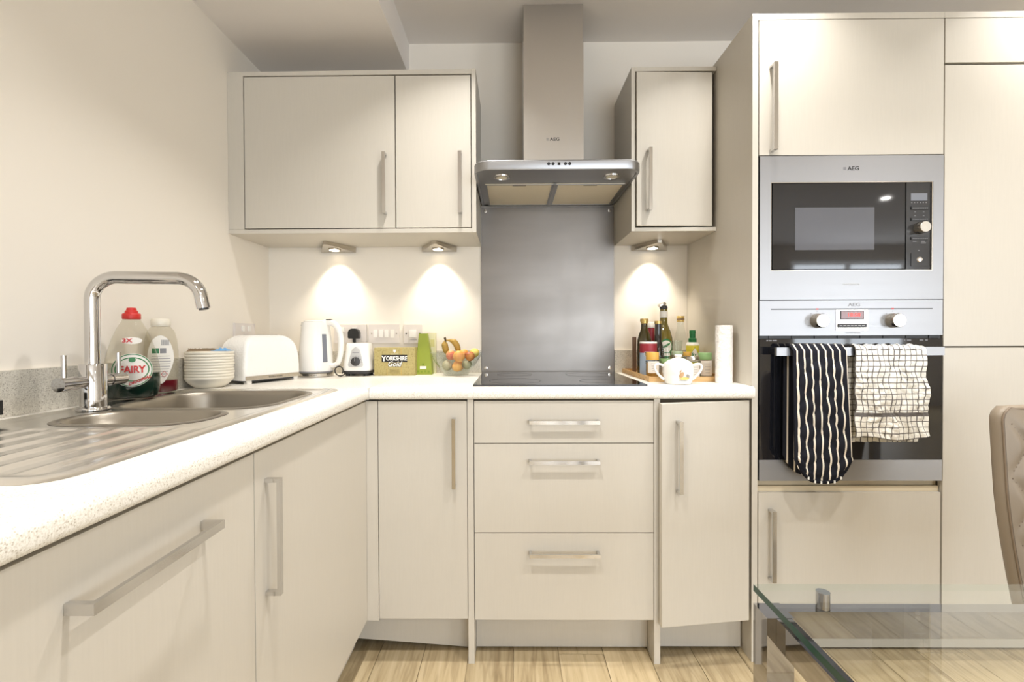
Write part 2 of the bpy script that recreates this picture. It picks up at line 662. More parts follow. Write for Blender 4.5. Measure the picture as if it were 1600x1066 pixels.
    c = ramp(m, fr.outputs[0], [(0.0, rgb(34, 35, 42)), (0.38, rgb(34, 35, 42)), (0.40, rgb(232, 222, 206)), (0.60, rgb(232, 222, 206)), (0.62, rgb(34, 35, 42))], 'LINEAR')
    lk(m, c, pin(m, 'Base Color'))
    M['stripe'] = m
    M['binding'] = mat('black_cotton_binding', (28, 28, 34), 0.9, spec=0.1)
    # checked tea towel
    m = mat('checked_cotton', (232, 226, 212), 0.95, spec=0.1)
    tc = nd(m, 'ShaderNodeTexCoord')
    sp = nd(m, 'ShaderNodeSeparateXYZ')
    lk(m, tc.outputs['UV'], sp.inputs[0])
    fs = []
    for k, num in ((0, 13.0), (1, 36.0)):
        mu = nd(m, 'ShaderNodeMath', operation='MULTIPLY')
        lk(m, sp.outputs[k], mu.inputs[0])
        mu.inputs[1].default_value = num
        fr = nd(m, 'ShaderNodeMath', operation='FRACT')
        lk(m, mu.outputs[0], fr.inputs[0])
        fs.append(ramp(m, fr.outputs[0], [(0.0, (1, 1, 1, 1)), (0.11, (1, 1, 1, 1)), (0.17, (0, 0, 0, 1)), (0.97, (0, 0, 0, 1)), (1.0, (1, 1, 1, 1))]))
    ad = nd(m, 'ShaderNodeMath', operation='ADD')
    lk(m, fs[0], ad.inputs[0])
    lk(m, fs[1], ad.inputs[1])
    ad.use_clamp = True
    band = ramp(m, sp.outputs[1], [(0.0, (0, 0, 0, 1)), (0.110, (0, 0, 0, 1)), (0.113, (1, 1, 1, 1)), (0.130, (1, 1, 1, 1)), (0.133, (0, 0, 0, 1))])
    a2 = nd(m, 'ShaderNodeMath', operation='ADD')
    a2.use_clamp = True
    lk(m, ad.outputs[0], a2.inputs[0])
    lk(m, band, a2.inputs[1])
    mx = nd(m, 'ShaderNodeMix', data_type='RGBA')
    lk(m, a2.outputs[0], mx.inputs['Factor'])
    mx.inputs['A'].default_value = rgb(240, 237, 229)
    mx.inputs['B'].default_value = rgb(108, 104, 102)
    lk(m, mx.outputs['Result'], pin(m, 'Base Color'))
    n = nd(m, 'ShaderNodeTexNoise', i_Scale=120.0, i_Detail=3.0)
    lk(m, coords(m), n.inputs['Vector'])
    bump(m, n.outputs[0], 0.7, 0.004)
    M['check'] = m
    # fruit skins with a blush
    for key, a, b in (('peach', (216, 156, 98), (196, 92, 66)), ('apricot', (222, 166, 76), (208, 134, 66)), ('plum', (150, 52, 52), (206, 138, 70)), ('lemon', (226, 200, 92), (214, 190, 100)), ('orange_skin', (226, 152, 70), (234, 176, 96)), ('kiwi', (150, 142, 112), (168, 158, 126)), ('green_fruit', (138, 140, 104), (170, 164, 128))):
        m = mat(key + '_fruit', a, 0.5)
        n = nd(m, 'ShaderNodeTexNoise', i_Scale=22.0, i_Detail=3.0)
        lk(m, coords(m), n.inputs['Vector'])
        lk(m, ramp(m, n.outputs[0], [(0.4, rgb(*a)), (0.65, rgb(*b))]), pin(m, 'Base Color'))
        M[key] = m


make_materials()

# ------------------------------------------------------------------ the room
XW, YW, ZC = -1.0931, 2.137, 2.379
XR, YR = 6.4, -4.0


def structure(name, bm, m, parent=None, **kw):
    o = obj(name, bm, m, parent, **kw)
    o['kind'] = 'structure'
    return o


def build_room():
    floor = structure('floor', B((XW, XR, YR, YW, -0.03, -0.006)), M['oak'], origin=(0, 0, 0))
    # oak laminate planks running away from the camera, one object each where they show
    w = 0.152
    protos = {}
    i = 0
    x = -0.607
    row = 0
    while x < 2.3:
        y = -0.75 + (row * 0.47) % 1.25 - 1.25
        while y < YW - 0.01:
            a, b = max(y, -0.75), min(y + 1.25, YW)
            if b - a > 0.02:
                bm = B((x + 0.0010, x + w - 0.0010, a + 0.0010, b - 0.0010, -0.006, 0.0))
                o = obj('plank', bm, M['oak'], floor, bev=0.0008, bseg=1)
            y += 1.25
        x += w
        row += 1
    ceiling = structure('ceiling', B((XW, XR, YR, YW, ZC, ZC + 0.05)), M['ceiling'], origin=(0, 0, ZC))
    # boxed-in bulkhead over the sink side
    obj('bulkhead', B((XW, -0.454, YR, YW, 2.2325, ZC)), M['ceiling'], ceiling)
    structure('wall_left', B((XW - 0.1, XW, YR, YW, -0.03, ZC)), M['wall'], origin=(XW, 0, 0))
    structure('wall_back', B((XW - 0.1, XR + 0.1, YW, YW + 0.1, -0.03, ZC)), M['wall'], origin=(0, YW, 0))
    structure('wall_right', B((XR, XR + 0.1, YR, YW, -0.03, ZC)), M['wall'], origin=(XR, 0, 0))
    # rear wall: first window added for the fill light, second is the room's own
    structure('wall_rear', B((XW - 0.1, 0.3, YR - 0.1, YR, -0.03, ZC), (2.7, 4.15, YR - 0.1, YR, -0.03, ZC), (5.85, XR + 0.1, YR - 0.1, YR, -0.03, ZC),
                             (0.3, 2.7, YR - 0.1, YR, 2.15, ZC), (4.15, 5.85, YR - 0.1, YR, 2.15, ZC),
                             (0.3, 2.7, YR - 0.1, YR, -0.03, 0.15), (4.15, 5.85, YR - 0.1, YR, -0.03, 0.15)), M['wall'], origin=(0, YR, 0))
    for k, (a, b) in enumerate(((0.3, 2.7), (4.15, 5.85))):
        mid = (a + b) / 2
        wn = structure('window_%d' % (k + 1), B((a, b, YR - 0.07, YR - 0.02, 0.15, 0.21), (a, b, YR - 0.07, YR - 0.02, 2.09, 2.15),
                                                (a, a + 0.06, YR - 0.07, YR - 0.02, 0.21, 2.09), (b - 0.06, b, YR - 0.07, YR - 0.02, 0.21, 2.09),
                                                (mid - 0.04, mid + 0.04, YR - 0.07, YR - 0.02, 0.21, 2.09)), M['white'], origin=(mid, YR, 0.15))
        for p, q in ((a + 0.06, mid - 0.04), (mid + 0.04, b - 0.06)):
            obj('pane', B((p, q, YR - 0.048, YR - 0.042, 0.21, 2.09)), M['pane'], wn)


def bar_handle(parent, a, b, out, s=0.0115, standoff=0.03):
    """square chrome D-bar from a to b (points on the door face); out = direction away from the door"""
    a, b, out = Vector(a), Vector(b), Vector(out)
    d = (b - a).normalized()
    sd = d.cross(out).normalized()
    bm = bmesh.new()

    def beam(p, q, w1, w2):
        # p, q centres of the end faces, w1, w2 half-extent vectors
        vs = [bm.verts.new(c + i * w1 + j * w2) for c in (p, q) for i, j in ((-1, -1), (1, -1), (1, 1), (-1, 1))]
        for f in ((0, 1, 2, 3), (4, 7, 6, 5), (0, 4, 5, 1), (1, 5, 6, 2), (2, 6, 7, 3), (3, 7, 4, 0)):
            bm.faces.new([vs[i] for i in f])
    h, dp, pt = s / 2, 0.0065, 0.0075
    o = out * (standoff - dp / 2)
    beam(a + o, b + o, sd * h, out * dp / 2)
    for e, sg in ((a, 1), (b, -1)):
        c = e + d * sg * pt / 2
        beam(c, c + out * (standoff - dp), sd * h, d * pt / 2)
    return obj('handle', bm, M['bar'], parent, bev=0.0006, bseg=1)


UP = (0, -1, 0)


def build_base_units():
    yb = 1.5529
    # --- corner unit, its door beside the corner post
    t = empty('base_cabinet', (-0.3, yb, 0), 'narrow cream base cabinet in the corner, left of the three drawers', 'cabinet')
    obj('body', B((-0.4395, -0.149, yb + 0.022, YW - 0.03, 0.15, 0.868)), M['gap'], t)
    obj('corner_post', B((-0.479, -0.4415, yb, yb + 0.03, 0.1405, 0.864)), M['cream'], t, bev=0.001)
    d = obj('door', B((-0.4392, -0.1485, yb, yb + 0.019, 0.148, 0.8637)), M['cream'], t, bev=0.0012)
    bar_handle(d, (-0.1895, yb, 0.584), (-0.1895, yb, 0.8105), UP)
    bm = prism([(-0.5440, 0.034), (-0.1475, 0.004), (-0.1475, 0.149), (-0.5440, 0.149)], yb + 0.076, yb + 0.091, axes='XZ')
    obj('plinth', bm, M['cream'], t, label='crooked plinth board with a dark gap below')
    # --- drawer unit between two end panels that reach the floor
    t = empty('drawer_cabinet', (0.167, yb, 0), 'cream base cabinet with three wide drawers below the hob', 'cabinet')
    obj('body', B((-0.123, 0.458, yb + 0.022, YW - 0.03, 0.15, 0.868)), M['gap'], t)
    for a, b in ((-0.1466, -0.1270), (0.4613, 0.4805)):
        obj('side_panel', B((a, b, yb - 0.002, YW - 0.002, 0.0, 0.8695)), M['cream'], t, bev=0.001)
    for z0, z1, hz in ((0.7263, 0.8637, 0.7975), (0.4329, 0.7235, 0.668), (0.1446, 0.4300, 0.367)):
        d = obj('drawer', B((-0.1248, 0.4597, yb, yb + 0.019, z0, z1)), M['cream'], t, bev=0.0012)
        bar_handle(d, (0.054, yb, hz), (0.2815, yb, hz), UP)
    obj('plinth', B((-0.1262, 0.4605, yb + 0.076, yb + 0.091, 0.006, 0.149)), M['cream'], t)
    # --- right unit, its door dropped and standing a little open
    t = empty('base_cabinet', (0.63, yb, 0), 'narrow cream base cabinet with its door ajar, right of the three drawers', 'cabinet')
    obj('body', B((0.4815, 0.770, yb + 0.03, YW - 0.03, 0.15, 0.868)), M['gap'], t)
    bm = B((-0.296, 0.0, 0, 0.019, -0.0035, 0.7165))
    for v in bm.verts:      # the free edge hangs a few millimetres low
        v.co.z -= 0.006 * (-v.co.x / 0.296)
    bmesh.ops.rotate(bm, cent=(0, 0, 0), matrix=Matrix.Rotation(math.radians(6.2), 3, 'Z'), verts=bm.verts)
    bmesh.ops.translate(bm, vec=(0.7710, yb, 0.1475), verts=bm.verts)
    d = obj('door', bm, M['cream'], t, bev=0.0012)
    ca, sa = math.cos(math.radians(6.2)), math.sin(math.radians(6.2))
    hx, hy = 0.7710 - 0.243 * ca, yb - 0.243 * sa
    bar_handle(d, (hx, hy, 0.574), (hx, hy, 0.8035), (sa, -ca, 0))
    obj('plinth', B((0.4812, 0.7795, yb + 0.076, yb + 0.091, 0.008, 0.149)), M['cream'], t)
    # --- sink side
    xl = -0.479
    t = empty('base_cabinet', (xl, 1.2, 0), 'cream base cabinet below the sink bowls, upright handle on its door', 'cabinet')
    obj('body', B((XW + 0.004, xl - 0.022, 0.8765, 0.893, 0.15, 0.868), (XW + 0.004, xl - 0.022, 1.53, 1.546, 0.15, 0.868), (XW + 0.004, xl - 0.022, 0.893, 1.53, 0.15, 0.166),
                  (xl - 0.04, xl - 0.022, 0.893, 1.53, 0.80, 0.868)), M['gap'], t)
    d = obj('door', B((xl - 0.019, xl, 0.8765, 1.5515, 0.1443, 0.8637)), M['cream'], t, bev=0.0012)
    bar_handle(d, (xl, 0.9165, 0.5785), (xl, 0.9165, 0.8055), (1, 0, 0))
    obj('plinth', B((xl - 0.080, xl - 0.065, 0.8755, 1.626, 0.010, 0.140)), M['cream'], t)
    t = empty('dishwasher', (xl, 0.57, 0), 'built-in appliance behind a cream front with a level bar handle, below the drainer', 'dishwasher')
    obj('body', B((-1.06, xl - 0.022, 0.285, 0.862, 0.10, 0.84)), M['dark'], t)
    d = obj('door', B((xl - 0.019, xl, 0.2735, 0.8735, 0.1443, 0.8637)), M['cream'], t, bev=0.0012)
    bar_handle(d, (xl, 0.4995, 0.791), (xl, 0.7305, 0.791), (1, 0, 0), s=0.0125, standoff=0.033)
    obj('plinth', B((xl - 0.080, xl - 0.065, 0.27, 0.8745, 0.010, 0.140)), M['cream'], t)


ZW0, ZW1 = 0.8707, 0.9094


def nosing(n, back, flip=1):
    """cross-section of a postformed worktop: (offset, z) with the rounded front at n"""
    p = [(back, ZW0), (n - flip * 0.010, ZW0)]
    for k in range(1, 6):
        a = math.radians(-90 + 18 * k)
        p.append((n - flip * 0.010 + flip * 0.010 * math.cos(a), ZW0 + 0.010 + 0.010 * math.sin(a)))
    for k in range(0, 8):
        a = math.radians(90.0 * k / 7)
        p.append((n - flip * 0.017 + flip * 0.017 * math.cos(a), ZW1 - 0.017 + 0.017 * math.sin(a)))
    p.append((back, ZW1))
    return p


def build_worktops():
    yn, xn = 1.5388, -0.4652
    bm = prism(nosing(xn, -0.556), -0.2, yn, axes='XZ')
    box(bm, XW + 0.001, -1.030, -0.2, YW - 0.001, ZW0, ZW1)
    box(bm, -1.030, -0.556, -0.2, 0.562, ZW0, ZW1)
    box(bm, -1.030, -0.556, 1.493, YW - 0.001, ZW0, ZW1)
    box(bm, -0.556, xn - 0.0006, yn, YW - 0.001, ZW0, ZW1)
    o = obj('worktop', bm, M['worktop'], origin=(-0.78, 0.9, ZW0), smooth=50)
    tag(o, 'pale speckled worktop along the left wall, holding the sink', 'worktop')
    bm = prism(nosing(yn, YW - 0.001, -1), xn + 0.0006, 0.7825, axes='YZ')
    o = obj('worktop', bm, M['worktop'], origin=(0.15, 1.85, ZW0), smooth=50)
    tag(o, 'pale speckled worktop along the back wall, holding the hob', 'worktop')
    for (x0, x1, y0, y1), lab in (((XW + 0.0005, XW + 0.0125, -0.2, YW - 0.0005), 'low speckled upstand along the left wall behind the tap and toaster'),
                                  ((XW + 0.0135, -0.1385, YW - 0.0125, YW - 0.0005), 'low speckled upstand on the back wall behind kettle and fruit bowl'),
                                  ((0.4580, 0.7825, YW - 0.0125, YW - 0.0005), 'short speckled upstand on the back wall behind the bottles')):
        o = obj('upstand', B((x0, x1, y0, y1, ZW1 + 0.0003, 1.0085)), M['upstand'], origin=((x0 + x1) / 2, (y0 + y1) / 2, ZW1), bev=0.0012)
        tag(o, lab, 'upstand')
    # steel splashback with a screw near each corner
    sb = obj('splashback', B((-0.1365, 0.4555, YW - 0.0075, YW - 0.0005, ZW1 + 0.0015, 1.649)), M['splash'], origin=(0.16, YW, ZW1), bev=0.0008)
    tag(sb, 'tall brushed steel splashback on the wall between hob and hood', 'splashback')
    for x in (-0.117, 0.436):
        for z in (0.930, 1.630):
            obj('screw', lathe([(0.0, 0.0), (0.0085, 0.0), (0.0078, 0.0028), (0.0, 0.0036)], seg=16), M['satin'], sb, smooth=40, local=True)
            s = sb.children[-1]
            s.rotation_euler = (math.pi / 2, 0, 0)
            s.location = Vector((x, YW - 0.0075, z)) - ORG[sb.name]
    # hob
    hb = obj('hob', B((-0.1295, 0.4450, 1.5705, 2.0950, ZW1 + 0.0003, ZW1 + 0.0055)), M['black_glass'], origin=(0.158, 1.83, ZW1), bev=0.0018)
    tag(hb, 'black glass ceramic hob set on the back worktop', 'hob')
    for x, y, r in ((0.01, 1.70, 0.09), (0.31, 1.69, 0.07), (0.01, 1.96, 0.07), (0.31, 1.95, 0.09)):
        ring = [(r + 0.0006 * k, 0) for k in (0, 1)]
        bm = lathe([(r, 0.0), (r + 0.0012, 0.0), (r + 0.0012, 0.0003), (r, 0.0003)], (x, y, ZW1 + 0.0055), seg=48, cap=False)
        obj('cooking_zone', bm, M['dark'], hb)
    obj('front_trim', B((-0.1295, 0.4450, 1.5690, 1.5704, ZW1 + 0.0003, ZW1 + 0.0050)), M['dark'], hb)


def build_wall_units():
    yu, yb = 1.8335, YW - 0.001
    zt, zb = 2.0988, 1.4742
    t = empty('wall_cabinet', (-0.61, yu, zb), 'wide cream wall cabinet with two doors, left of the cooker hood', 'cabinet')
    obj('body', B((-1.0285, -0.154, yu + 0.021, yb, 1.4905, 2.0775)), M['gap'], t)
    obj('filler_panel', B((XW + 0.0005, -1.0312, yu, yu + 0.02, 1.4905, 2.0785)), M['cream'], t, bev=0.0008)
    bm = prism([(XW + 0.0005, 2.0785), (-0.1522, 2.0800), (-0.1522, zt), (XW + 0.0005, zt - 0.005)], yu, yb, axes='XZ')
    obj('top_panel', bm, M['cream'], t, bev=0.0008)
    obj('bottom_panel', B((XW + 0.0005, -0.1522, yu, yb, zb, 1.4899)), M['cream'], t, bev=0.0008)
    obj('end_panel', B((-0.1517, -0.1352, yu - 0.0015, yb, zb, zt + 0.001)), M['cream'], t, bev=0.0008)
    for x0, x1, hx in ((-1.0275, -0.4478, -0.4845), (-0.4432, -0.1556, -0.1958)):
        d = obj('door', B((x0, x1, yu + 0.0005, yu + 0.0195, 1.4938, 2.0745)), M['cream'], t, bev=0.0012)
        bar_handle(d, (hx, yu, 1.5435), (hx, yu, 1.7755), UP, s=0.0125)
    t = empty('wall_cabinet', (0.62, yu, zb), 'narrow cream wall cabinet with one door, right of the cooker hood', 'cabinet')
    obj('body', B((0.4755, 0.7700, yu + 0.026, yb, 1.4905, 2.0795)), M['gap'], t)
    obj('end_panel', B((0.4595, 0.4738, yu, yb, zb, zt)), M['cream'], t, bev=0.0008)
    obj('top_panel', B((0.4742, 0.7825, yu, yb, 2.0830, zt)), M['cream'], t, bev=0.0008)
    obj('bottom_panel', B((0.4742, 0.7825, yu, yb, zb, 1.4885)), M['cream'], t, bev=0.0008)
    ang = math.radians(2.2)
    bm = B((-0.2905, 0.0, 0, 0.019, 1.4935, 2.0775))
    bmesh.ops.rotate(bm, cent=(0, 0, 0), matrix=Matrix.Rotation(ang, 3, 'Z'), verts=bm.verts)
    bmesh.ops.translate(bm, vec=(0.7680, yu + 0.0015, 0), verts=bm.verts)
    d = obj('door', bm, M['cream'], t, bev=0.0012)
    hx = 0.7680 - 0.2465 * math.cos(ang)
    hy = yu + 0.0015 - 0.2465 * math.sin(ang)
    bar_handle(d, (hx, hy, 1.5475), (hx, hy, 1.7815), (math.sin(ang), -math.cos(ang), 0), s=0.0125)
    # triangular lights below
    for x, lab, lean in ((-0.775, 'triangular steel light below the wide wall cabinet, above the kettle', -0.006), (-0.3225, 'triangular steel light below the wide wall cabinet, above tea box and fruit bowl', 0.0),
                         (0.6120, 'triangular steel light below the narrow wall cabinet, above the bottles', 0.004)):
        t = empty('cabinet_light', (x, 2.07, zb), lab, 'light', 'triangular lights below the wall cabinets')
        y1, y0 = YW - 0.004, 1.990
        top = [(-0.078, y1), (0.078, y1), (0.078, y1 - 0.008), (lean + 0.008, y0), (lean - 0.008, y0), (-0.078, y1 - 0.008)]
        bm = bmesh.new()
        hi = [bm.verts.new((x + a, b, zb - 0.0003)) for a, b in top]
        lo = [bm.verts.new((x + a * 0.985, b, zb - (0.024 if b > 2.05 else 0.014))) for a, b in top]
        bm.faces.new(hi)
        inner = [bm.verts.new((x + a * 0.85, 2.085 + (b - 2.085) * 0.85, zb - (0.022 if b > 2.05 else 0.0125))) for a, b in top]
        n = len(top)
        for i in range(n):
            j = (i + 1) % n
            bm.faces.new((hi[i], hi[j], lo[j], lo[i]))
            bm.faces.new((lo[i], lo[j], inner[j], inner[i]))
        bm.faces.new(inner)
        obj('housing', bm, M['satin'], t, bev=0.0008, bseg=1)
        bm = lathe([(0.0, -0.0035), (0.020, -0.003), (0.0215, 0.0)], seg=28, cap=False)
        bmesh.ops.rotate(bm, cent=(0, 0, 0), matrix=Matrix.Rotation(math.radians(-4.0), 3, 'X'), verts=bm.verts)
        bmesh.ops.translate(bm, vec=(x + lean * 0.5, 2.088, zb - 0.0195), verts=bm.verts)
        obj('lamp_lens', bm, M['bulb'], t, smooth=40)
        bm = lathe([(0.0215, 0.0), (0.0225, -0.0032), (0.027, -0.0028), (0.0275, 0.0)], seg=28, cap=False)
        bmesh.ops.rotate(bm, cent=(0, 0, 0), matrix=Matrix.Rotation(math.radians(-4.0), 3, 'X'), verts=bm.verts)
        bmesh.ops.translate(bm, vec=(x + lean * 0.5, 2.088, zb - 0.0195), verts=bm.verts)
        obj('lamp_ring', bm, M['satin'], t, smooth=40)


def emblem(parent, x, y, z, s, m):
    """tiny square maker's emblem of thin strokes"""
    h = s / 2
    bm = B((x - h, x - h * 0.62, y - 0.0004, y, z - h, z + h), (x - h * 0.3, x + h * 0.05, y - 0.0004, y, z - h, z + h))
    box(bm, x + h * 0.35, x + h * 0.7, y - 0.0004, y, z - h, z + h)
    return obj('emblem', bm, m, parent)


def build_hood():
    t = empty('cooker_hood', (0.163, 1.9, 1.65), 'stainless steel chimney cooker hood between the wall cabinets', 'cooker hood')
    x0, x1, y0, y1 = -0.1325, 0.4565, 1.657, YW - 0.009
    z0, z1 = 1.6525, 1.6865
    rs = (0.004, 0.004, 0.055, 0.055)

    def ring(ins, z, r=None):
        q = [max(a - ins, 0.002) for a in rs]
        return [(a, b, z) for a, b in rrect(x0 + ins, x1 - ins, y0 + ins, y1, 0, 8, q)]
    bm = loft([ring(0.0, z0 + 0.004), ring(0.0, z1 - 0.004), ring(0.003, z1), ring(0.20, z1 + 0.012)], cap1=True)
    # under-rim turns in, leaving the tray recessed
    loft([ring(0.0, z0 + 0.004), ring(0.002, z0), ring(0.010, z0), ring(0.012, z0 + 0.003)], bm, cap1=True)
    bmesh.ops.remove_doubles(bm, verts=bm.verts, dist=0.0002)
    obj('canopy', bm, M['steel'], t, smooth=35)
    # chimney, two telescoping sections
    obj('chimney', B((0.0490, 0.2850, 1.887, YW - 0.009, z1 + 0.0125, 2.233)), M['steel_v'], t, bev=0.003, label='lower steel chimney section')
    obj('chimney', B((0.0505, 0.2830, 1.8885, YW - 0.010, 2.2332, ZC - 0.0005)), M['steel_v'], t, bev=0.004, label='upper steel chimney section under the ceiling')
    text('lettering', 'AEG', 0.0175, (0.1715, 1.8867, 1.8490), M['ink'], t, sx=1.15, bold=0.0003)
    emblem(t, 0.1445, 1.8868, 1.8490, 0.0110, M['grey_ink'])
    # controls on the front edge
    for x in (0.1295, 0.1445, 0.1875, 0.2020):
        obj('button', cyl((x, y0 + 0.001, 1.6715), (x, y0 - 0.0025, 1.6715), 0.0054, 18), M['black'], t, smooth=40)
    obj('display', B((0.1605, 0.1695, y0 - 0.0010, y0 + 0.001, 1.6665, 1.6765)), M['black_glass'], t)
    # lamps
    for x in (-0.035, 0.3645):
        bm = lathe([(0.0, -0.0010), (0.021, -0.0010), (0.0215, 0.002)], (x, 1.7425, z0 + 0.0015), seg=28, cap=False)
        lm = obj('lamp_lens', bm, M['bulb_off'], t, smooth=40)
        bm = lathe([(0.0215, 0.001), (0.0225, -0.003), (0.029, -0.0025), (0.030, 0.0015)], (x, 1.7425, z0 + 0.0015), seg=28, cap=False)
        obj('lamp_ring', bm, M['chrome'], t, smooth=40)
    # grease filters and the rail between them
    for a, b in ((-0.100, 0.160), (0.172, 0.432)):
        bm = bmesh.new()
        box(bm, a, b, 1.822, 2.112, z0 - 0.0006, z0 + 0.0022)
        f = obj('grease_filter', bm, M['filter'], t, bev=0.001)
        bm = bmesh.new()
        for q in ((a, b, 1.822, 1.828), (a, b, 2.106, 2.112), (a, a + 0.006, 1.828, 2.106), (b - 0.006, b, 1.828, 2.106)):
            box(bm, q[0], q[1], q[2], q[3], z0 - 0.0022, z0 - 0.0004)
        obj('filter_frame', bm, M['steel'], f)
        c = (a + b) / 2
        bm = B((c - 0.052, c + 0.052, 1.8285, 1.848, z0 - 0.0018, z0 - 0.0007))
        g = obj('filter_catch', bm, M['filter'], f)
        obj('catch_slot', B((c - 0.026, c + 0.026, 1.832, 1.837, z0 - 0.0024, z0 - 0.0017)), M['dark'], f)
    obj('centre_rail', B((0.1606, 0.1714, 1.815, 2.118, z0 - 0.0030, z0 + 0.001)), M['steel_dark'], t)


def build_tall_units():
    yt = 1.5624
    t = empty('oven_cabinet', (1.09, yt, 0), 'tall cream cabinet housing the microwave and the oven', 'cabinet')
    yb = YW - 0.002
    obj('side_panel', B((0.7836, 0.8022, yt, yb, 0.0, 2.1180)), M['cream'], t, bev=0.0008)
    obj('top_panel', B((0.8026, 1.4005, yt + 0.0005, yb, 2.0985, 2.1172)), M['cream'], t, bev=0.0008)
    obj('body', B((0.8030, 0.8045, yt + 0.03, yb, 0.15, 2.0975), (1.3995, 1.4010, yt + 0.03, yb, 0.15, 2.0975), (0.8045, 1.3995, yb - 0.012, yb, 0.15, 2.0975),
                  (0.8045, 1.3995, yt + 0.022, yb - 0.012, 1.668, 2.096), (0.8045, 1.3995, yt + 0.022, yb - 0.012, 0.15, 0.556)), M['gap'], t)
    obj('shelf', B((0.8046, 1.3994, yt + 0.012, yb - 0.013, 0.5605, 0.578)), M['carcass'], t, bev=0.001)
    obj('shelf', B((0.8046, 1.3994, yt + 0.022, yb - 0.013, 0.5785, 0.5965)), M['carcass'], t, bev=0.001)
    obj('filler_strip', B((0.8046, 1.3994, yt + 0.014, yt + 0.03, 1.1884, 1.1900)), M['dark'], t)
    d = obj('door', B((0.8058, 1.3990, yt, yt + 0.019, 1.6600, 2.0958)), M['cream'], t, bev=0.0012)
    bar_handle(d, (0.8445, yt, 1.669), (0.8445, yt, 1.9465), UP, s=0.013)
    d = obj('door', B((0.8050, 1.3962, yt, yt + 0.019, 0.1500, 0.5600)), M['cream'], t, bev=0.0022)
    bar_handle(d, (0.8430, yt, 0.276), (0.8430, yt, 0.5075), UP, s=0.013)
    obj('plinth', B((0.8026, 1.4005, yt + 0.066, yt + 0.081, 0.006, 0.149)), M['cream'], t)
    t = empty('fridge_cabinet', (1.7, yt, 0), 'tall cream cabinet with plain handleless doors beside the oven, right of the microwave', 'cabinet')
    obj('top_panel', B((1.4012, 2.02, yt + 0.0005, yb, 2.0985, 2.1172)), M['cream'], t, bev=0.0008)
    obj('side_panel', B((2.0012, 2.02, yt, yb, 0.0, 2.0983)), M['cream'], t, bev=0.0008)
    obj('body', B((1.4032, 2.0005, yt + 0.022, yb, 0.15, 2.097)), M['gap'], t)
    for z0, z1 in ((1.9545, 2.0955), (1.0378, 1.9462), (0.1500, 1.0325)):
        obj('door', B((1.4030, 1.9990, yt, yt + 0.019, z0, z1)), M['cream'], t, bev=0.0012)
    obj('plinth', B((1.4012, 2.0008, yt + 0.066, yt + 0.081, 0.006, 0.149)), M['cream'], t)


def knob(parent, x, y, z, r, depth, m, name='knob', ring=None):
    bm = lathe([(r * 1.05, 0.0), (r * 1.05, depth * 0.15), (r, depth * 0.25), (r * 0.97, depth * 0.92), (r * 0.9, depth), (0.0, depth)], seg=32)
    bmesh.ops.rotate(bm, cent=(0, 0, 0), matrix=Matrix.Rotation(math.pi / 2, 3, 'X'), verts=bm.verts)
    bmesh.ops.translate(bm, vec=(x, y, z), verts=bm.verts)
    return obj(name, bm, m, parent, smooth=40)


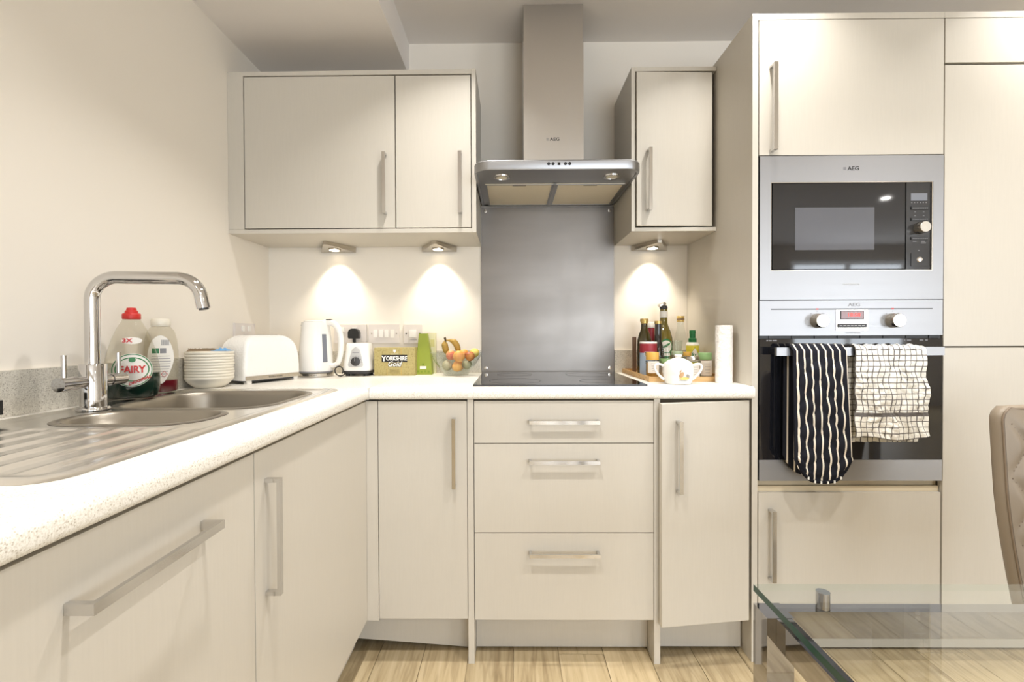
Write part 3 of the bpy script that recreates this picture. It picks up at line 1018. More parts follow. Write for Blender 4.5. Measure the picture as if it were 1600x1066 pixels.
def build_microwave():
    yt = 1.5624
    t = empty('microwave', (1.104, yt, 1.19), 'built-in microwave in a steel frame above the oven', 'microwave')
    x0, x1, z0, z1 = 0.8072, 1.3990, 1.1905, 1.6568
    a0, a1, b0, b1 = 0.8426, 1.3655, 1.2841, 1.5722
    obj('body', B((0.812, 1.392, yt + 0.026, 2.0, 1.198, 1.650)), M['dark'], t)
    bm = bmesh.new()
    yf, yk = yt - 0.002, yt + 0.024
    outer = [(x0, z0), (x1, z0), (x1, z1), (x0, z1)]
    inner = [(a0, b0), (a1, b0), (a1, b1), (a0, b1)]

    def L(pts, y):
        return [bm.verts.new((p[0], y, p[1])) for p in pts]
    of, ob = L(outer, yf), L(outer, yk)
    inf, inb = L(inner, yf), L(inner, yk)
    for i in range(4):
        j = (i + 1) % 4
        bm.faces.new((of[i], of[j], inf[j], inf[i]))
        bm.faces.new((ob[j], ob[i], inb[i], inb[j]))
        bm.faces.new((of[j], of[i], ob[i], ob[j]))
        bm.faces.new((inf[i], inf[j], inb[j], inb[i]))
    obj('frame', bm, M['steel'], t, bev=0.0016)
    # bright inner lip
    lip = B((a0, a1, yf + 0.0008, yk - 0.002, b0, b0 + 0.0025), (a0, a1, yf + 0.0008, yk - 0.002, b1 - 0.0022, b1), (a0, a0 + 0.0022, yf + 0.0008, yk - 0.002, b0 + 0.0025, b1 - 0.0022), (a1 - 0.003, a1, yf + 0.0008, yk - 0.002, b0 + 0.0025, b1 - 0.0022))
    obj('inner_trim', lip, M['satin'], t)
    d = obj('door', B((0.8505, 1.2795, yt + 0.003, yt + 0.022, 1.2905, 1.5690)), M['oven_glass'], t, bev=0.001)
    obj('window', B((0.9235, 1.1800, yt + 0.0024, yt + 0.0029, 1.3525, 1.4905)), M['mw_window'], d)
    bm = bmesh.new()
    for k in range(12):
        xx = 0.862 + k * 0.034
        box(bm, xx, xx + 0.026, yt + 0.006, yt + 0.02, 1.2868, 1.2898)
    obj('vent', bm, M['black'], t, kind='stuff')
    p = obj('control_panel', B((1.2835, 1.3620, yt + 0.003, yt + 0.022, 1.2870, 1.5695)), M['mw_panel'], t, bev=0.0008)
    y = yt + 0.0028
    obj('display', B((1.2975, 1.3505, y - 0.0006, y, 1.5110, 1.5345)), M['lcd'], p)
    for k in range(6):
        xx = 1.3005 + k * 0.0093
        obj('symbol', B((xx - 0.0016, xx + 0.0016, y - 0.0003, y, 1.5030, 1.5060)), M['grey_ink'], p)
    for zz in (1.4865, 1.4500, 1.3880):
        obj('button_row', B((1.2975, 1.3535, y - 0.0025, y, zz - 0.0048, zz + 0.0048)), M['black'], p, bev=0.0008)
        bm = bmesh.new()
        for k in range(9):
            xx = 1.3015 + k * 0.0056
            box(bm, xx, xx + 0.0040, y - 0.0030, y - 0.0026, zz - 0.0012, zz + 0.0010)
        obj('print', bm, M['grey_ink'], p)
    for xx, zz, w in ((1.3115, 1.4745, 0.005), (1.3390, 1.4745, 0.005), (1.3115, 1.4622, 0.005), (1.3390, 1.4622, 0.005), (1.3105, 1.3785, 0.012), (1.3380, 1.3785, 0.012), (1.3390, 1.3735, 0.016), (1.3240, 1.3490, 0.005)):
        obj('print', B((xx - w / 2, xx + w / 2, y - 0.0003, y, zz - 0.0011, zz + 0.0011)), M['grey_ink'], p)
    knob(p, 1.3245, y, 1.4215, 0.0185, 0.026, M['satin'])
    obj('release_button', B((1.2985, 1.3510, y - 0.0018, y, 1.2985, 1.3405)), M['mw_panel'], p, bev=0.001)
    bm = lathe([(0.0, 0.004), (0.007, 0.003), (0.0095, 0.0), (0.0, -0.0002)], seg=20)
    bmesh.ops.rotate(bm, cent=(0, 0, 0), matrix=Matrix.Rotation(math.pi / 2, 3, 'X'), verts=bm.verts)
    bmesh.ops.translate(bm, vec=(1.3260, y - 0.0018, 1.3200), verts=bm.verts)
    obj('button_dimple', bm, M['chrome'], p, smooth=40)
    text('lettering', 'AEG', 0.0175, (1.1085, yf - 0.0002, 1.6145), M['ink'], t, sx=1.12, bold=0.0003)
    emblem(t, 1.0815, yf - 0.0002, 1.6145, 0.010, M['grey_ink'])
    text('lettering', 'MICROMAT', 0.0085, (1.104, yf - 0.0002, 1.2395), M['silver_ink'], t, sx=1.25)


def build_oven():
    yt = 1.5624
    t = empty('oven', (1.103, yt, 0.6), 'built-in steel oven with black glass door, cloths hanging from its bar', 'oven')
    x0, x1 = 0.8063, 1.3985
    obj('body', B((0.812, 1.392, yt + 0.026, 2.05, 0.606, 1.180)), M['dark'], t)
    p = obj('control_panel', B((x0, x1, yt - 0.002, yt + 0.024, 1.0738, 1.1880)), M['steel'], t, bev=0.0015)
    y = yt - 0.0022
    obj('groove', B((0.8435, 1.3650, y - 0.0003, y, 1.1583, 1.1612)), M['dark'], p)
    for x in (0.9930, 1.2365):
        obj('indicator', B((x - 0.004, x + 0.004, y - 0.0008, y - 0.0003, 1.1578, 1.1620)), M['red'], p)
        knob(p, x + 0.0005 if x < 1.1 else x, y, 1.1215, 0.0225, 0.030, M['satin'])
        k = p.children[-1]
        obj('pointer', B((x + 0.001, x + 0.0022, y - 0.0306, y - 0.0300, 1.1255, 1.139)), M['grey_ink'], k)
        for q in range(7):
            a = math.radians(-120 + 40 * q)
            px, pz = x + 0.0305 * math.sin(a), 1.1215 + 0.0305 * math.cos(a)
            obj('mark', B((px - 0.0013, px + 0.0013, y - 0.0003, y, pz - 0.0013, pz + 0.0013)), M['grey_ink'], p)
    c = obj('clock', B((1.0540, 1.1560, y - 0.0012, y, 1.0890, 1.1576)), M['satin'], p, bev=0.0004)
    obj('bezel', B((1.0670, 1.1430, y - 0.0030, y - 0.0012, 1.1255, 1.1540)), M['dark'], c, bev=0.0006)
    obj('screen', B((1.0690, 1.1410, y - 0.0034, y - 0.0030, 1.1275, 1.1520)), mat('red_tinted_screen', (128, 92, 92), 0.15), c)
    text('digits', '18:58', 0.017, (1.109, y - 0.0036, 1.1405), M['red_led'], c, sx=1.15)
    obj('button_bar', B((1.0590, 1.1510, y - 0.0035, y - 0.0012, 1.0995, 1.1125)), M['dark'], c, bev=0.001)
    bm = bmesh.new()
    for q in range(7):
        xx = 1.0635 + q * 0.012
        box(bm, xx, xx + 0.0085, y - 0.0038, y - 0.0035, 1.1055, 1.1068)
    obj('print', bm, M['silver_ink'], c)
    text('lettering', 'AEG', 0.0150, (1.113, y - 0.0002, 1.1735), M['grey_ink'], p, sx=1.4)
    text('lettering', 'COMPETENCE', 0.0058, (1.109, y - 0.0002, 1.0815), M['grey_ink'], p, sx=1.3)
    # vent slot under the panel
    obj('vent_slot', B((x0 + 0.002, x1 - 0.002, yt + 0.004, yt + 0.024, 1.0640, 1.0736)), M['black'], t)
    bm = bmesh.new()
    for q in range(8):
        xx = 0.84 + q * 0.074
        box(bm, xx, xx + 0.002, yt + 0.001, yt + 0.0039, 1.0645, 1.0735)
    obj('vent_fin', bm, M['dark'], t, kind='stuff')
    d = obj('door', B((x0, x1, yt - 0.002, yt + 0.022, 0.6680, 1.0632)), M['oven_glass'], t, bev=0.0012)
    obj('door_strip', B((x0, x1, yt - 0.0026, yt + 0.022, 0.5990, 0.6676)), M['steel'], d, bev=0.0012)
    for a, wd in ((0.832, 0.006), (0.842, 0.009), (0.856, 0.014), (1.276, 0.004), (1.290, 0.014), (1.330, 0.012), (1.346, 0.008)):
        obj('print', B((a - wd / 2, a + wd / 2, yt - 0.0024, yt - 0.0019, 1.0560, 1.0595)), M['grey_ink'], d)
    hb = obj('handle', B((0.8356, 1.3610, 1.5105, 1.5240, 1.0105, 1.0370)), M['steel'], t, bev=0.003)
    for a in (0.8556, 1.3250):
        obj('handle_post', B((a, a + 0.016, 1.5238, yt - 0.0022, 1.0140, 1.0340)), M['steel'], hb, bev=0.001)


def drape(width, front_len, back_len, y_bar, z_top, rad, nu, nv, x_left, wob, flare=0.0):
    """sheet hanging over a bar; v runs from the front hem (0) over the top to the back hem (1)"""
    arc = math.pi * rad
    tot = front_len + arc + back_len

    def fn(u, v):
        s = v * tot
        if s < front_len:
            h = front_len - s
            y, z = y_bar - rad, z_top - rad - h
            k = h / front_len
            side = -1
        elif s < front_len + arc:
            a = (s - front_len) / rad
            y, z = y_bar - rad * math.cos(a), z_top - rad + rad * math.sin(a)
            k = 0.0
            side = 0
        else:
            h = s - front_len - arc
            y, z = y_bar + rad, z_top - rad - h
            k = h / front_len
            side = 1
        dx, dy, dz = wob(u, v, k, side)
        return (x_left + u * width + flare * (u - 0.35) * k + dx, y + dy, z + dz)
    return fn


def build_cloths():
    ybar, ztop = 1.5172, 1.0425
    # ---- double oven glove: backing strip with a quilted pocket sewn on its front
    t = empty('oven_glove', (0.96, ybar, ztop), 'black oven glove with white stripes hanging from the oven door bar', 'oven glove')
    w, x0 = 0.165, 0.8785

    def outline(v_len, k, u):
        # rounded lower end: pull the corners in
        return 0

    def wob_back(u, v, k, side):
        s = 1.0
        dz = 0
        e = abs(u - 0.5) * 2
        if side != 0 and k > 0.80:
            dz = (k - 0.80) / 0.20 * 0.075 * (e ** 3.2)
        sh = 0.0045 * k if side < 0 else -0.004
        return (sh + 0.006 * k * u, (-0.004 if side < 0 else (0.006 if side > 0 else 0)) + (0.010 * k * math.sin(k * 2.6) * (-1 if side < 0 else 0)), dz)
    fn = drape(w, 0.415, 0.405, ybar, ztop, 0.0135, 24, 70, x0, wob_back, flare=0.008)
    bm = solid(grid(24, 84, fn), -0.006)
    obj('backing', bm, M['stripe'], t, smooth=60)

    def puff(u, s):
        a = (u * 2.3 + s * 5.4) * math.pi
        b = (u * 2.3 - s * 5.4) * math.pi
        return abs(math.sin(a)) ** 0.5 * abs(math.sin(b)) ** 0.5

    front = 0.408
    rad = 0.0135
    span = front + rad * 1.35

    def fn2(u, v):
        # v: 0 at the lower hem, 1 just over the top of the bar
        h = front - v * span
        k = max(0.0, h / front)
        e = abs(u - 0.5) * 2
        dz = 0.0
        if k > 0.80:
            dz = (k - 0.80) / 0.20 * 0.075 * (e ** 3.2)
        edge = max(0.0, min(1.0, (1 - e) * 7, (front - h) * 40 + 0.25, k * 7))
        out = 0.0045 + 0.011 * (0.3 + 0.7 * puff(u, v * 1.03)) * edge + 0.003 * min(1, k * 8)
        xx = x0 + w * (0.025 + 0.95 * u) + 0.0045 * k + 0.008 * (u - 0.35) * k + 0.006 * k * u
        xx += 0.0014 * min(1.0, k * 5) * math.sin(v * 33 + u * 4 + 1.0) * (1 - e * 0.6)
        if h >= 0:
            return (xx, ybar - rad - 0.010 * k * math.sin(k * 2.6) - out, ztop - rad - h + dz)
        a = -h / rad
        rr = rad + 0.0045 - 0.0025 * a / 1.35
        return (xx, ybar - rr * math.cos(a), ztop - rad + rr * math.sin(a))
    bm = grid(40, 110, fn2)
    lay = bm.loops.layers.uv.active
    for f in bm.faces:
        for lp in f.loops:
            lp[lay].uv.x = 0.025 + 0.95 * lp[lay].uv.x
    obj('pocket', bm, M['stripe'], t, smooth=80, label='quilted pocket with thin white stripes')
    pts = []
    for q in range(0, 41):
        u = q / 40
        p = Vector(fn2(u, 0.0))
        pts.append(p + Vector((0, 0.001, -0.004)))
    obj('binding', tube(pts, 0.0055, 8), M['binding'], t, smooth=60)
    bm = bmesh.new()
    for q in range(6):
        u = 0.20 + q * 0.12
        p = Vector(fn2(u, 0.0))
        box(bm, p.x - 0.0022, p.x + 0.0022, p.y - 0.0063, p.y - 0.003, p.z - 0.0085, p.z - 0.0005)
    obj('stripe_end', bm, M['white_ink'], t)

    # ---- checked tea towel, folded over the bar
    t = empty('tea_towel', (1.19, ybar, ztop), 'crinkled white checked tea towel hanging from the oven door bar', 'tea towel')
    rnd = random.Random(5)

    def wob(u, v, k, side):
        n = 0.0045 * math.sin(u * 9 + v * 13) + 0.0035 * math.sin(u * 21 - v * 17 + 1.3) + 0.002 * math.sin(u * 43 + v * 31)
        cr = 0.0006 * math.sin(v * 170 + 5 * math.sin(u * 11) + u * 23) + 0.0006 * math.sin(u * 95 + v * 70 + 3 * math.sin(v * 40))
        amp = min(1.0, k * 5)
        dy = (n + cr) * amp
        if side < 0:
            dy = -abs(dy) * 0.9 - 0.004 * k - 0.010 * k * max(0, math.sin(u * 5.2 - 0.6 + v * 2)) + cr
        else:
            dy = abs(dy) + 0.002 if side > 0 else 0
        dx = 0.0030 * math.sin(v * 26 + u * 2) * (1 if u > 0.5 else -0.8) * amp + 0.0025 * math.sin(v * 47 + u * 9) * amp + 0.010 * k * (u - 0.4)
        dz = 0.0
        if side < 0 and k > 0.9:
            dz = 0.006 * math.sin(u * 7 + 0.5) * (k - 0.9) * 10
        if side == 0:
            dz = 0.0022 * math.sin(u * 33) + 0.0015 * math.sin(u * 71)
            if u > 0.93:
                dz -= (u - 0.93) * 0.12
        return (dx, dy, dz)
    fn4 = drape(0.222, 0.277, 0.297, ybar, ztop + 0.001, 0.0150, 60, 120, 1.0745, wob)
    o = obj('cloth', grid(72, 180, fn4), M['check'], t, smooth=80)
    md = o.modifiers.new('thickness', 'SOLIDIFY')
    md.thickness = 0.0016
    md.offset = 0.0


def build_sink():
    zt = ZW1
    t = empty('sink', (-0.79, 1.03, zt), 'stainless steel sink with two bowls and a ribbed drainer in the left worktop', 'sink')
    x0, x1, y0, y1 = -1.046, -0.540, 0.545, 1.512
    bowls = [(-0.985, -0.595, 1.115, 1.452, 0.085, 0.155, 'main'), (-0.930, -0.632, 0.915, 1.083, 0.070, 0.095, 'half')]

    def sdf(x, y, a0, a1, b0, b1, r):
        cx, cy = (a0 + a1) / 2, (b0 + b1) / 2
        dx = abs(x - cx) - (a1 - a0) / 2 + r
        dy = abs(y - cy) - (b1 - b0) / 2 + r
        return math.hypot(max(dx, 0), max(dy, 0)) + min(max(dx, dy), 0) - r

    def height(x, y):
        e = sdf(x, y, x0, x1, y0, y1, 0.045)
        z = 0.0032
        if e > -0.012:
            z = 0.0032 * math.sin(min(1.0, -e / 0.012) * math.pi / 2)
        inner = sdf(x, y, x0 + 0.026, x1 - 0.026, y0 + 0.026, y1 - 0.026, 0.03)
        if inner < 0:
            z -= 0.0035 * min(1.0, -inner / 0.010)
        # drainer: ribs along y, tray sloping to the bowls
        dr = sdf(x, y, -0.985, -0.585, 0.585, 0.888, 0.02)
        if dr < 0:
            f = min(1.0, -dr / 0.014)
            z -= 0.0035 * f
            z += 0.0030 * f * max(0.0, math.sin((x + 0.985) / 0.0286 * math.pi)) ** 1.2
        return z
    nx, ny = 110, 150
    bm = bmesh.new()
    vs = {}

    def V(i, j):
        if (i, j) not in vs:
            # keep the outline a rounded rectangle by squashing the grid corners in
            x = x0 + (x1 - x0) * i / nx
            y = y0 + (y1 - y0) * j / ny
            r = 0.045
            for cx, sx in ((x0 + r, -1), (x1 - r, 1)):
                for cy, sy in ((y0 + r, -1), (y1 - r, 1)):
                    dx, dy = (x - cx) * sx, (y - cy) * sy
                    if dx > 0 and dy > 0:
                        m = max(dx, dy)
                        l = math.hypot(dx, dy)
                        x, y = cx + sx * dx * m / l, cy + sy * dy * m / l
            vs[(i, j)] = bm.verts.new((x, y, zt + height(x, y) + 0.0002))
        return vs[(i, j)]
    for i in range(nx):
        for j in range(ny):
            cx, cy = x0 + (x1 - x0) * (i + .5) / nx, y0 + (y1 - y0) * (j + .5) / ny
            if any(sdf(cx, cy, b[0], b[1], b[2], b[3], b[4]) < 0.0035 for b in bowls):
                continue
            bm.faces.new((V(i, j), V(i + 1, j), V(i + 1, j + 1), V(i, j + 1)))
    obj('drainer', bm, M['sink_steel'], t, smooth=60)
    for a0, a1, b0, b1, r, dep, kind in bowls:
        loops = []
        prof = [(-0.010, 0.0004), (-0.006, 0.0022), (-0.001, 0.0024), (0.003, 0.0010), (0.006, -0.004), (0.008, -0.012)]
        for k in range(1, 6):
            prof.append((0.008 + 0.004 * k, -0.012 - (dep - 0.052) * k / 5))
        for k in range(1, 7):
            a = math.radians(15 * k)
            prof.append((0.028 + 0.040 * (1 - math.cos(a)), -(dep - 0.040) - 0.040 * math.sin(a)))
        prof.append((0.08 if kind == 'main' else 0.072, -dep - 0.001))
        for ins, z in prof:
            loops.append([(a, b, zt + z) for a, b in rrect(a0 + ins, a1 - ins, b0 + ins, b1 - ins, 0, 8, (max(r - ins * 0.8, 0.006),) * 4)])
        bm = loft(loops, cap1=True)
        bo = obj('bowl', bm, M['bowl_steel'], t, smooth=60)
        bm = lathe([(0.0, 0.002), (0.034, 0.002), (0.040, 0.0045), (0.042, 0.0)], ((a0 + a1) / 2, (b0 + b1) / 2, zt - dep - 0.0008), seg=28, cap=False)
        obj('drain', bm, M['chrome'], bo, smooth=40)
    # overflow slots at the drainer's end by the dish rack


def build_tap():
    c = Vector((-0.977, 1.100, ZW1 + 0.0016))
    t = empty('mixer_tap', c, 'chrome mixer tap with a tall squared spout behind the sink', 'tap')
    ch = M['chrome']
    z = c.z
    obj('base_ring', lathe([(0.033, 0.0), (0.033, 0.004), (0.031, 0.007), (0.0, 0.007)], c, 36), ch, t, smooth=40)
    obj('column', lathe([(0.0262, 0.0068), (0.0262, 0.104), (0.0252, 0.1065), (0.0165, 0.1068)], c, 36), ch, t, smooth=40)
    # spout: up, over, down; turned towards the sink
    d = Vector((0.955, 0.17, 0)).normalized()
    r = 0.0148
    R = 0.052
    H = 1.2195
    reach = 0.2335
    pts = [Vector((c.x, c.y, z + 0.1065))]
    pts.append(Vector((c.x, c.y, H - R - 0.04)))
    for k in range(0, 10):
        a = math.radians(90 * k / 9)
        pts.append(Vector((c.x, c.y, H - R)) + d * (R - R * math.cos(a)) + Vector((0, 0, R * math.sin(a))))
    for k in range(0, 10):
        a = math.radians(90 * k / 9 * 0.93)
        pts.append(Vector((c.x, c.y, H)) + d * (reach - R + R * math.sin(a)) + Vector((0, 0, -R + R * math.cos(a))))
    last = pts[-1]
    dr = (pts[-1] - pts[-2]).normalized()
    pts.append(last + dr * 0.026)
    obj('spout', tube(pts, r, 24), ch, t, smooth=50)
    e = pts[-1]
    obj('aerator', tube([e - dr * 0.001, e + dr * 0.003], 0.0105, 18), M['dark'], t, smooth=40)
    zb = 0.9765
    for s, L in ((-1, 0.086), (1, 0.086)):
        bm = tube([(c.x, c.y + s * 0.020, zb), (c.x, c.y + s * 0.045, zb)], 0.0128, 24)
        tube([(c.x, c.y + s * 0.046, zb), (c.x, c.y + s * L, zb)], 0.0155 if s < 0 else 0.0145, 28, bm)
        ob = obj('valve', bm, ch, t, smooth=40, bev=0.0)
        y = c.y + s * (L - 0.014)
        obj('lever', tube([(c.x, y, zb + 0.012), (c.x, y, zb + 0.064)], 0.0052, 16), ch, t, smooth=40)


def text_mesh(name, s, size, m, parent, fn, sx=1.0, bold=0.0, ext=0.0003, shear=0.0):
    """lettering laid on a curved surface: fn(u, w, t) -> local point (t = height above it)"""
    c = bpy.data.curves.new(name, 'FONT')
    c.body = s
    c.size = size
    c.align_x = 'CENTER'
    c.align_y = 'CENTER'
    c.offset = bold
    c.shear = shear
    c.extrude = ext
    c.resolution_u = 3
    tmp = bpy.data.objects.new(name + '_tmp', c)
    COL.objects.link(tmp)
    bpy.context.view_layer.update()
    me = bpy.data.meshes.new_from_object(tmp.evaluated_get(bpy.context.evaluated_depsgraph_get()))
    bpy.data.objects.remove(tmp)
    bpy.data.curves.remove(c)
    me.name = name
    for v in me.vertices:
        v.co = fn(v.co.x * sx, v.co.y, v.co.z)
    me.materials.clear()
    me.materials.append(m)
    o = bpy.data.objects.new(name, me)
    COL.objects.link(o)
    o.parent = parent
    ORG[o.name] = Vector((0, 0, 0))
    return o


def front(A, Bd, zc):
    """front of an upright elliptic body: u across, w up, t out"""
    def fn(u, w, t):
        q = max(-0.99, min(0.99, u / A))
        return Vector((u, -(Bd * math.sqrt(1 - q * q)) - t, zc + w))
    return fn


def patch(fn, w, h, t, oval=False, nu=12, nv=4):
    """label laid on a front; oval trims it to an ellipse"""
    bm = bmesh.new()
    if oval:
        ctr = bm.verts.new(fn(0, 0, t))
        prev = None
        n = 36
        for k in (0.34, 0.67, 1.0):
            ring = [bm.verts.new(fn(w / 2 * k * math.cos(2 * math.pi * i / n), h / 2 * k * math.sin(2 * math.pi * i / n), t)) for i in range(n)]
            for i in range(n):
                j = (i + 1) % n
                if prev:
                    bm.faces.new((prev[i], prev[j], ring[j], ring[i]))
                else:
                    bm.faces.new((ctr, ring[j], ring[i]))
            prev = ring
    else:
        grid(nu, nv, lambda u, v: fn((u - .5) * w, (v - .5) * h, t), bm)
    return bm


def oval_ring(fn, w, h, th, t, n=40):
    bm = bmesh.new()
    a = [bm.verts.new(fn(w / 2 * math.cos(2 * math.pi * i / n), h / 2 * math.sin(2 * math.pi * i / n), t)) for i in range(n)]
    b = [bm.verts.new(fn((w / 2 - th) * math.cos(2 * math.pi * i / n), (h / 2 - th) * math.sin(2 * math.pi * i / n), t)) for i in range(n)]
    for i in range(n):
        j = (i + 1) % n
        bm.faces.new((a[i], a[j], b[j], b[i]))
    return bm


def build_left_items():
    z0 = ZW1 + 0.0045
    # ---- washing-up liquid
    t = empty('washing_up_bottle', (-1.020, 1.268, z0), 'clear washing-up liquid bottle with red cap and oval label, behind the tap', 'bottle', rz=math.radians(39))
    prof = [(0.0, 0.0), (0.050, 0.0), (0.057, 0.006), (0.061, 0.03), (0.0625, 0.06), (0.060, 0.09), (0.053, 0.125), (0.043, 0.160), (0.032, 0.188), (0.022, 0.206), (0.0180, 0.214)]
    obj('bottle', lathe(prof, seg=40, sy=0.56), M['pet'], t, smooth=60, local=True)
    liq = [(0.0, 0.002), (0.048, 0.002), (0.055, 0.008), (0.0592, 0.03), (0.0605, 0.055), (0.0600, 0.068), (0.0, 0.068)]
    obj('liquid', lathe(liq, seg=40, sy=0.555), M['green_soap'], t, smooth=60, local=True, label='dark green liquid in the lower third')
    c = obj('cap', lathe([(0.0195, 0.2125), (0.0205, 0.214), (0.0205, 0.226), (0.0190, 0.228), (0.0150, 0.2285), (0.0140, 0.235), (0.0115, 0.2365), (0.0105, 0.243), (0.0, 0.2445)], seg=28, sy=0.9), M['red'], t, smooth=40, local=True)
    f = front(0.0635, 0.0357, 0.078)
    lb = obj('label', patch(f, 0.088, 0.088, 0.0006, True), M['paper_white'], t, smooth=60, local=True)
    f2 = front(0.0635, 0.0357, 0.079)
    obj('ring', oval_ring(f, 0.086, 0.086, 0.0022, 0.0010), M['green_ink'], lb, local=True)
    obj('ring', oval_ring(front(0.0635, 0.0357, 0.080), 0.073, 0.064, 0.0025, 0.0010), M['green_ink'], lb, local=True)
    text_mesh('lettering', 'FAIRY', 0.0255, M['red'], lb, lambda u, w, tt: f(u, w + 0.001, 0.0012 + tt), sx=0.82, bold=0.0009)
    obj('leaf_mark', patch(lambda u, w, tt: f(u * (1 - 6 * w), w + 0.027, tt), 0.015, 0.012, 0.0014, True), M['green_ink'], lb, local=True)
    text_mesh('lettering', 'ORIGINAL', 0.0105, M['red'], lb, lambda u, w, tt: f(u + 0.016, w - 0.0275 + u * 0.42, 0.0014 + tt), bold=0.0004)
    f3 = front(0.046, 0.0262, 0.1555)
    obj('neck_label', patch(f3, 0.044, 0.018, 0.0012, True), M['paper_white'], t, local=True)
    text_mesh('lettering', '3X', 0.014, M['red'], t, lambda u, w, tt: f3(u - 0.010, w, 0.0018 + tt), sx=1.2, bold=0.0006)
    # ---- second bottle with red liquid
    t = empty('cleaner_bottle', (-1.043, 1.405, z0), 'shorter clear bottle with a little red liquid, right of the washing-up bottle', 'bottle', rz=math.radians(34))
    prof = [(0.0, 0.0), (0.037, 0.0), (0.041, 0.005), (0.0425, 0.05), (0.0425, 0.12), (0.040, 0.155), (0.034, 0.180), (0.026, 0.192), (0.0225, 0.195)]
    obj('bottle', lathe(prof, seg=36, sy=0.58), M['pet'], t, smooth=60, local=True)
    obj('liquid', lathe([(0.0, 0.002), (0.035, 0.002), (0.0395, 0.007), (0.0405, 0.036), (0.0, 0.036)], seg=36, sy=0.57), M['red_soap'], t, smooth=60, local=True)
    obj('cap', lathe([(0.0235, 0.1955), (0.0245, 0.197), (0.0245, 0.214), (0.0225, 0.218), (0.0, 0.219)], seg=28, sy=0.8), M['ivory'], t, smooth=40, local=True)
    f = front(0.0430, 0.0252, 0.098)
    lb = obj('label', patch(lambda u, w, tt: f(u * (1 - 0.32 * max(0, -w) / 0.06) , w, tt), 0.064, 0.142, 0.0006, True), M['paper_white'], t, smooth=60, local=True)
    obj('print', patch(lambda u, w, tt: f(u - 0.012, w + 0.026, tt), 0.017, 0.015, 0.0009), M['dark_green'], lb, local=True)
    obj('print', patch(lambda u, w, tt: f(u + 0.006, w + 0.026, tt), 0.015, 0.015, 0.0009), M['grey_ink'], lb, local=True)
    for k in range(9):
        obj('bar', patch(lambda u, w, tt: f(u + 0.003 + k * 0.0021, w + 0.050, tt), 0.0012, 0.016, 0.0009, nu=1, nv=1), M['grey_ink'], lb, local=True)
    for k in range(9):
        wd = (0.042, 0.046, 0.048, 0.046, 0.044, 0.040, 0.034, 0.030, 0.022)[k]
        obj('print_line', patch(lambda u, w, tt: f(u, w + 0.010 - k * 0.0075, tt), wd, 0.0014, 0.0009, nu=6, nv=1), M['grey_ink'], lb, local=True)
    obj('warning_diamond', oval_ring(lambda u, w, tt: f(u + 0.008, w - 0.043, tt), 0.017, 0.019, 0.0016, 0.0012, 4), M['red'], lb, local=True)
    # ---- black caddy at the edge of the drainer
    t = empty('sink_caddy', (-1.02, 0.86, z0), 'black slotted plastic sink caddy at the far left end behind the drainer', 'caddy')
    zc = z0 + 0.0005
    obj('tray', B((-1.074, -0.990, 0.79, 0.915, zc + 0.016, zc + 0.044)), M['black'], t, bev=0.004)
    for x in (-1.070, -1.000):
        for y in (0.795, 0.902):
            obj('foot', B((x, x + 0.008, y, y + 0.008, zc - 0.0018, zc + 0.0165)), M['black'], t)
    # ---- stack of bowls
    cx, cy = -1.0085, 1.578
    oprof = [(0.0, 0.0), (0.043, 0.0), (0.045, 0.002), (0.056, 0.0105), (0.066, 0.021), (0.0690, 0.0270), (0.0708, 0.0285), (0.0715, 0.0310), (0.0715, 0.0350), (0.0705, 0.0364), (0.0686, 0.0362),
             (0.0676, 0.0330), (0.0615, 0.0262), (0.052, 0.0165), (0.041, 0.0080), (0.0, 0.0070)]
    names = ['topmost', 'second', 'third', 'fourth', 'fifth', 'sixth', 'seventh', 'eighth', 'ninth', 'bottom']
    first = None
    for k in range(10):
        if first is None:
            o = first = obj('bowl', lathe(oprof, seg=48), M['ivory'], None, smooth=50, local=True)
        else:
            o = first.copy()
            COL.objects.link(o)
        o.location = (cx + 0.0006 * math.sin(k * 2.1), cy + 0.0006 * math.cos(k * 1.7), ZW1 + 0.0004 + 0.0092 * (9 - k))
        lab = {0: 'topmost cream bowl, holding brush and blue cloth, in the stack beside the toaster', 9: 'bottom cream bowl of the stack beside the toaster, its whole side showing'}.get(
            k, '%s cream bowl from the top of the stack beside the toaster' % names[k])
        tag(o, lab, 'bowl', 'stacked cream bowls')
        ORG[o.name] = Vector((0, 0, 0))
    zt = ZW1 + 0.0004 + 0.0092 * 9 + 0.0368
    t = empty('scrubbing_brush', (cx - 0.02, cy, zt), 'tan bristled scrubbing brush lying across the topmost bowl', 'brush', rz=math.radians(14))
    obj('back', prism(rrect(-0.048, 0.040, -0.010, 0.010, 0.007, 4), 0.0002, 0.0032), M['bristle'], t, bev=0.001, local=True)
    bm = bmesh.new()
    rr = random.Random(2)
    for i in range(22):
        for j in range(3):
            x, y = -0.044 + i * 0.0038, -0.006 + j * 0.006
            box(bm, x, x + 0.0013, y, y + 0.0013, 0.003, 0.0075 + rr.random() * 0.003)
    obj('bristles', bm, M['bristle'], t, local=True, kind='stuff')
    rr = random.Random(9)

    def crump(u, v):
        a, b = (u - .5), (v - .5)
        return (a * 0.052, b * 0.045, 0.0012 + 0.011 * max(0.0, 1 - (a * a + b * b) * 4.2) * (0.55 + 0.45 * math.sin(u * 17 + 2) * math.sin(v * 14 + 1)) + 0.0008)
    bm = solid(grid(26, 26, crump), 0.0012)
    o = obj('dishcloth', bm, M['blue_cloth'], None, smooth=80, local=True)
    o.location = (cx + 0.045, cy - 0.002, zt + 0.0002)
    tag(o, 'crumpled blue dishcloth on the topmost bowl', 'cloth')
    # ---- toaster
    t = empty('toaster', (-0.929, 1.644, ZW1 + 0.0003), 'white two-slot toaster with a steel strip, between bowls and kettle', 'toaster', rz=math.radians(65.7))
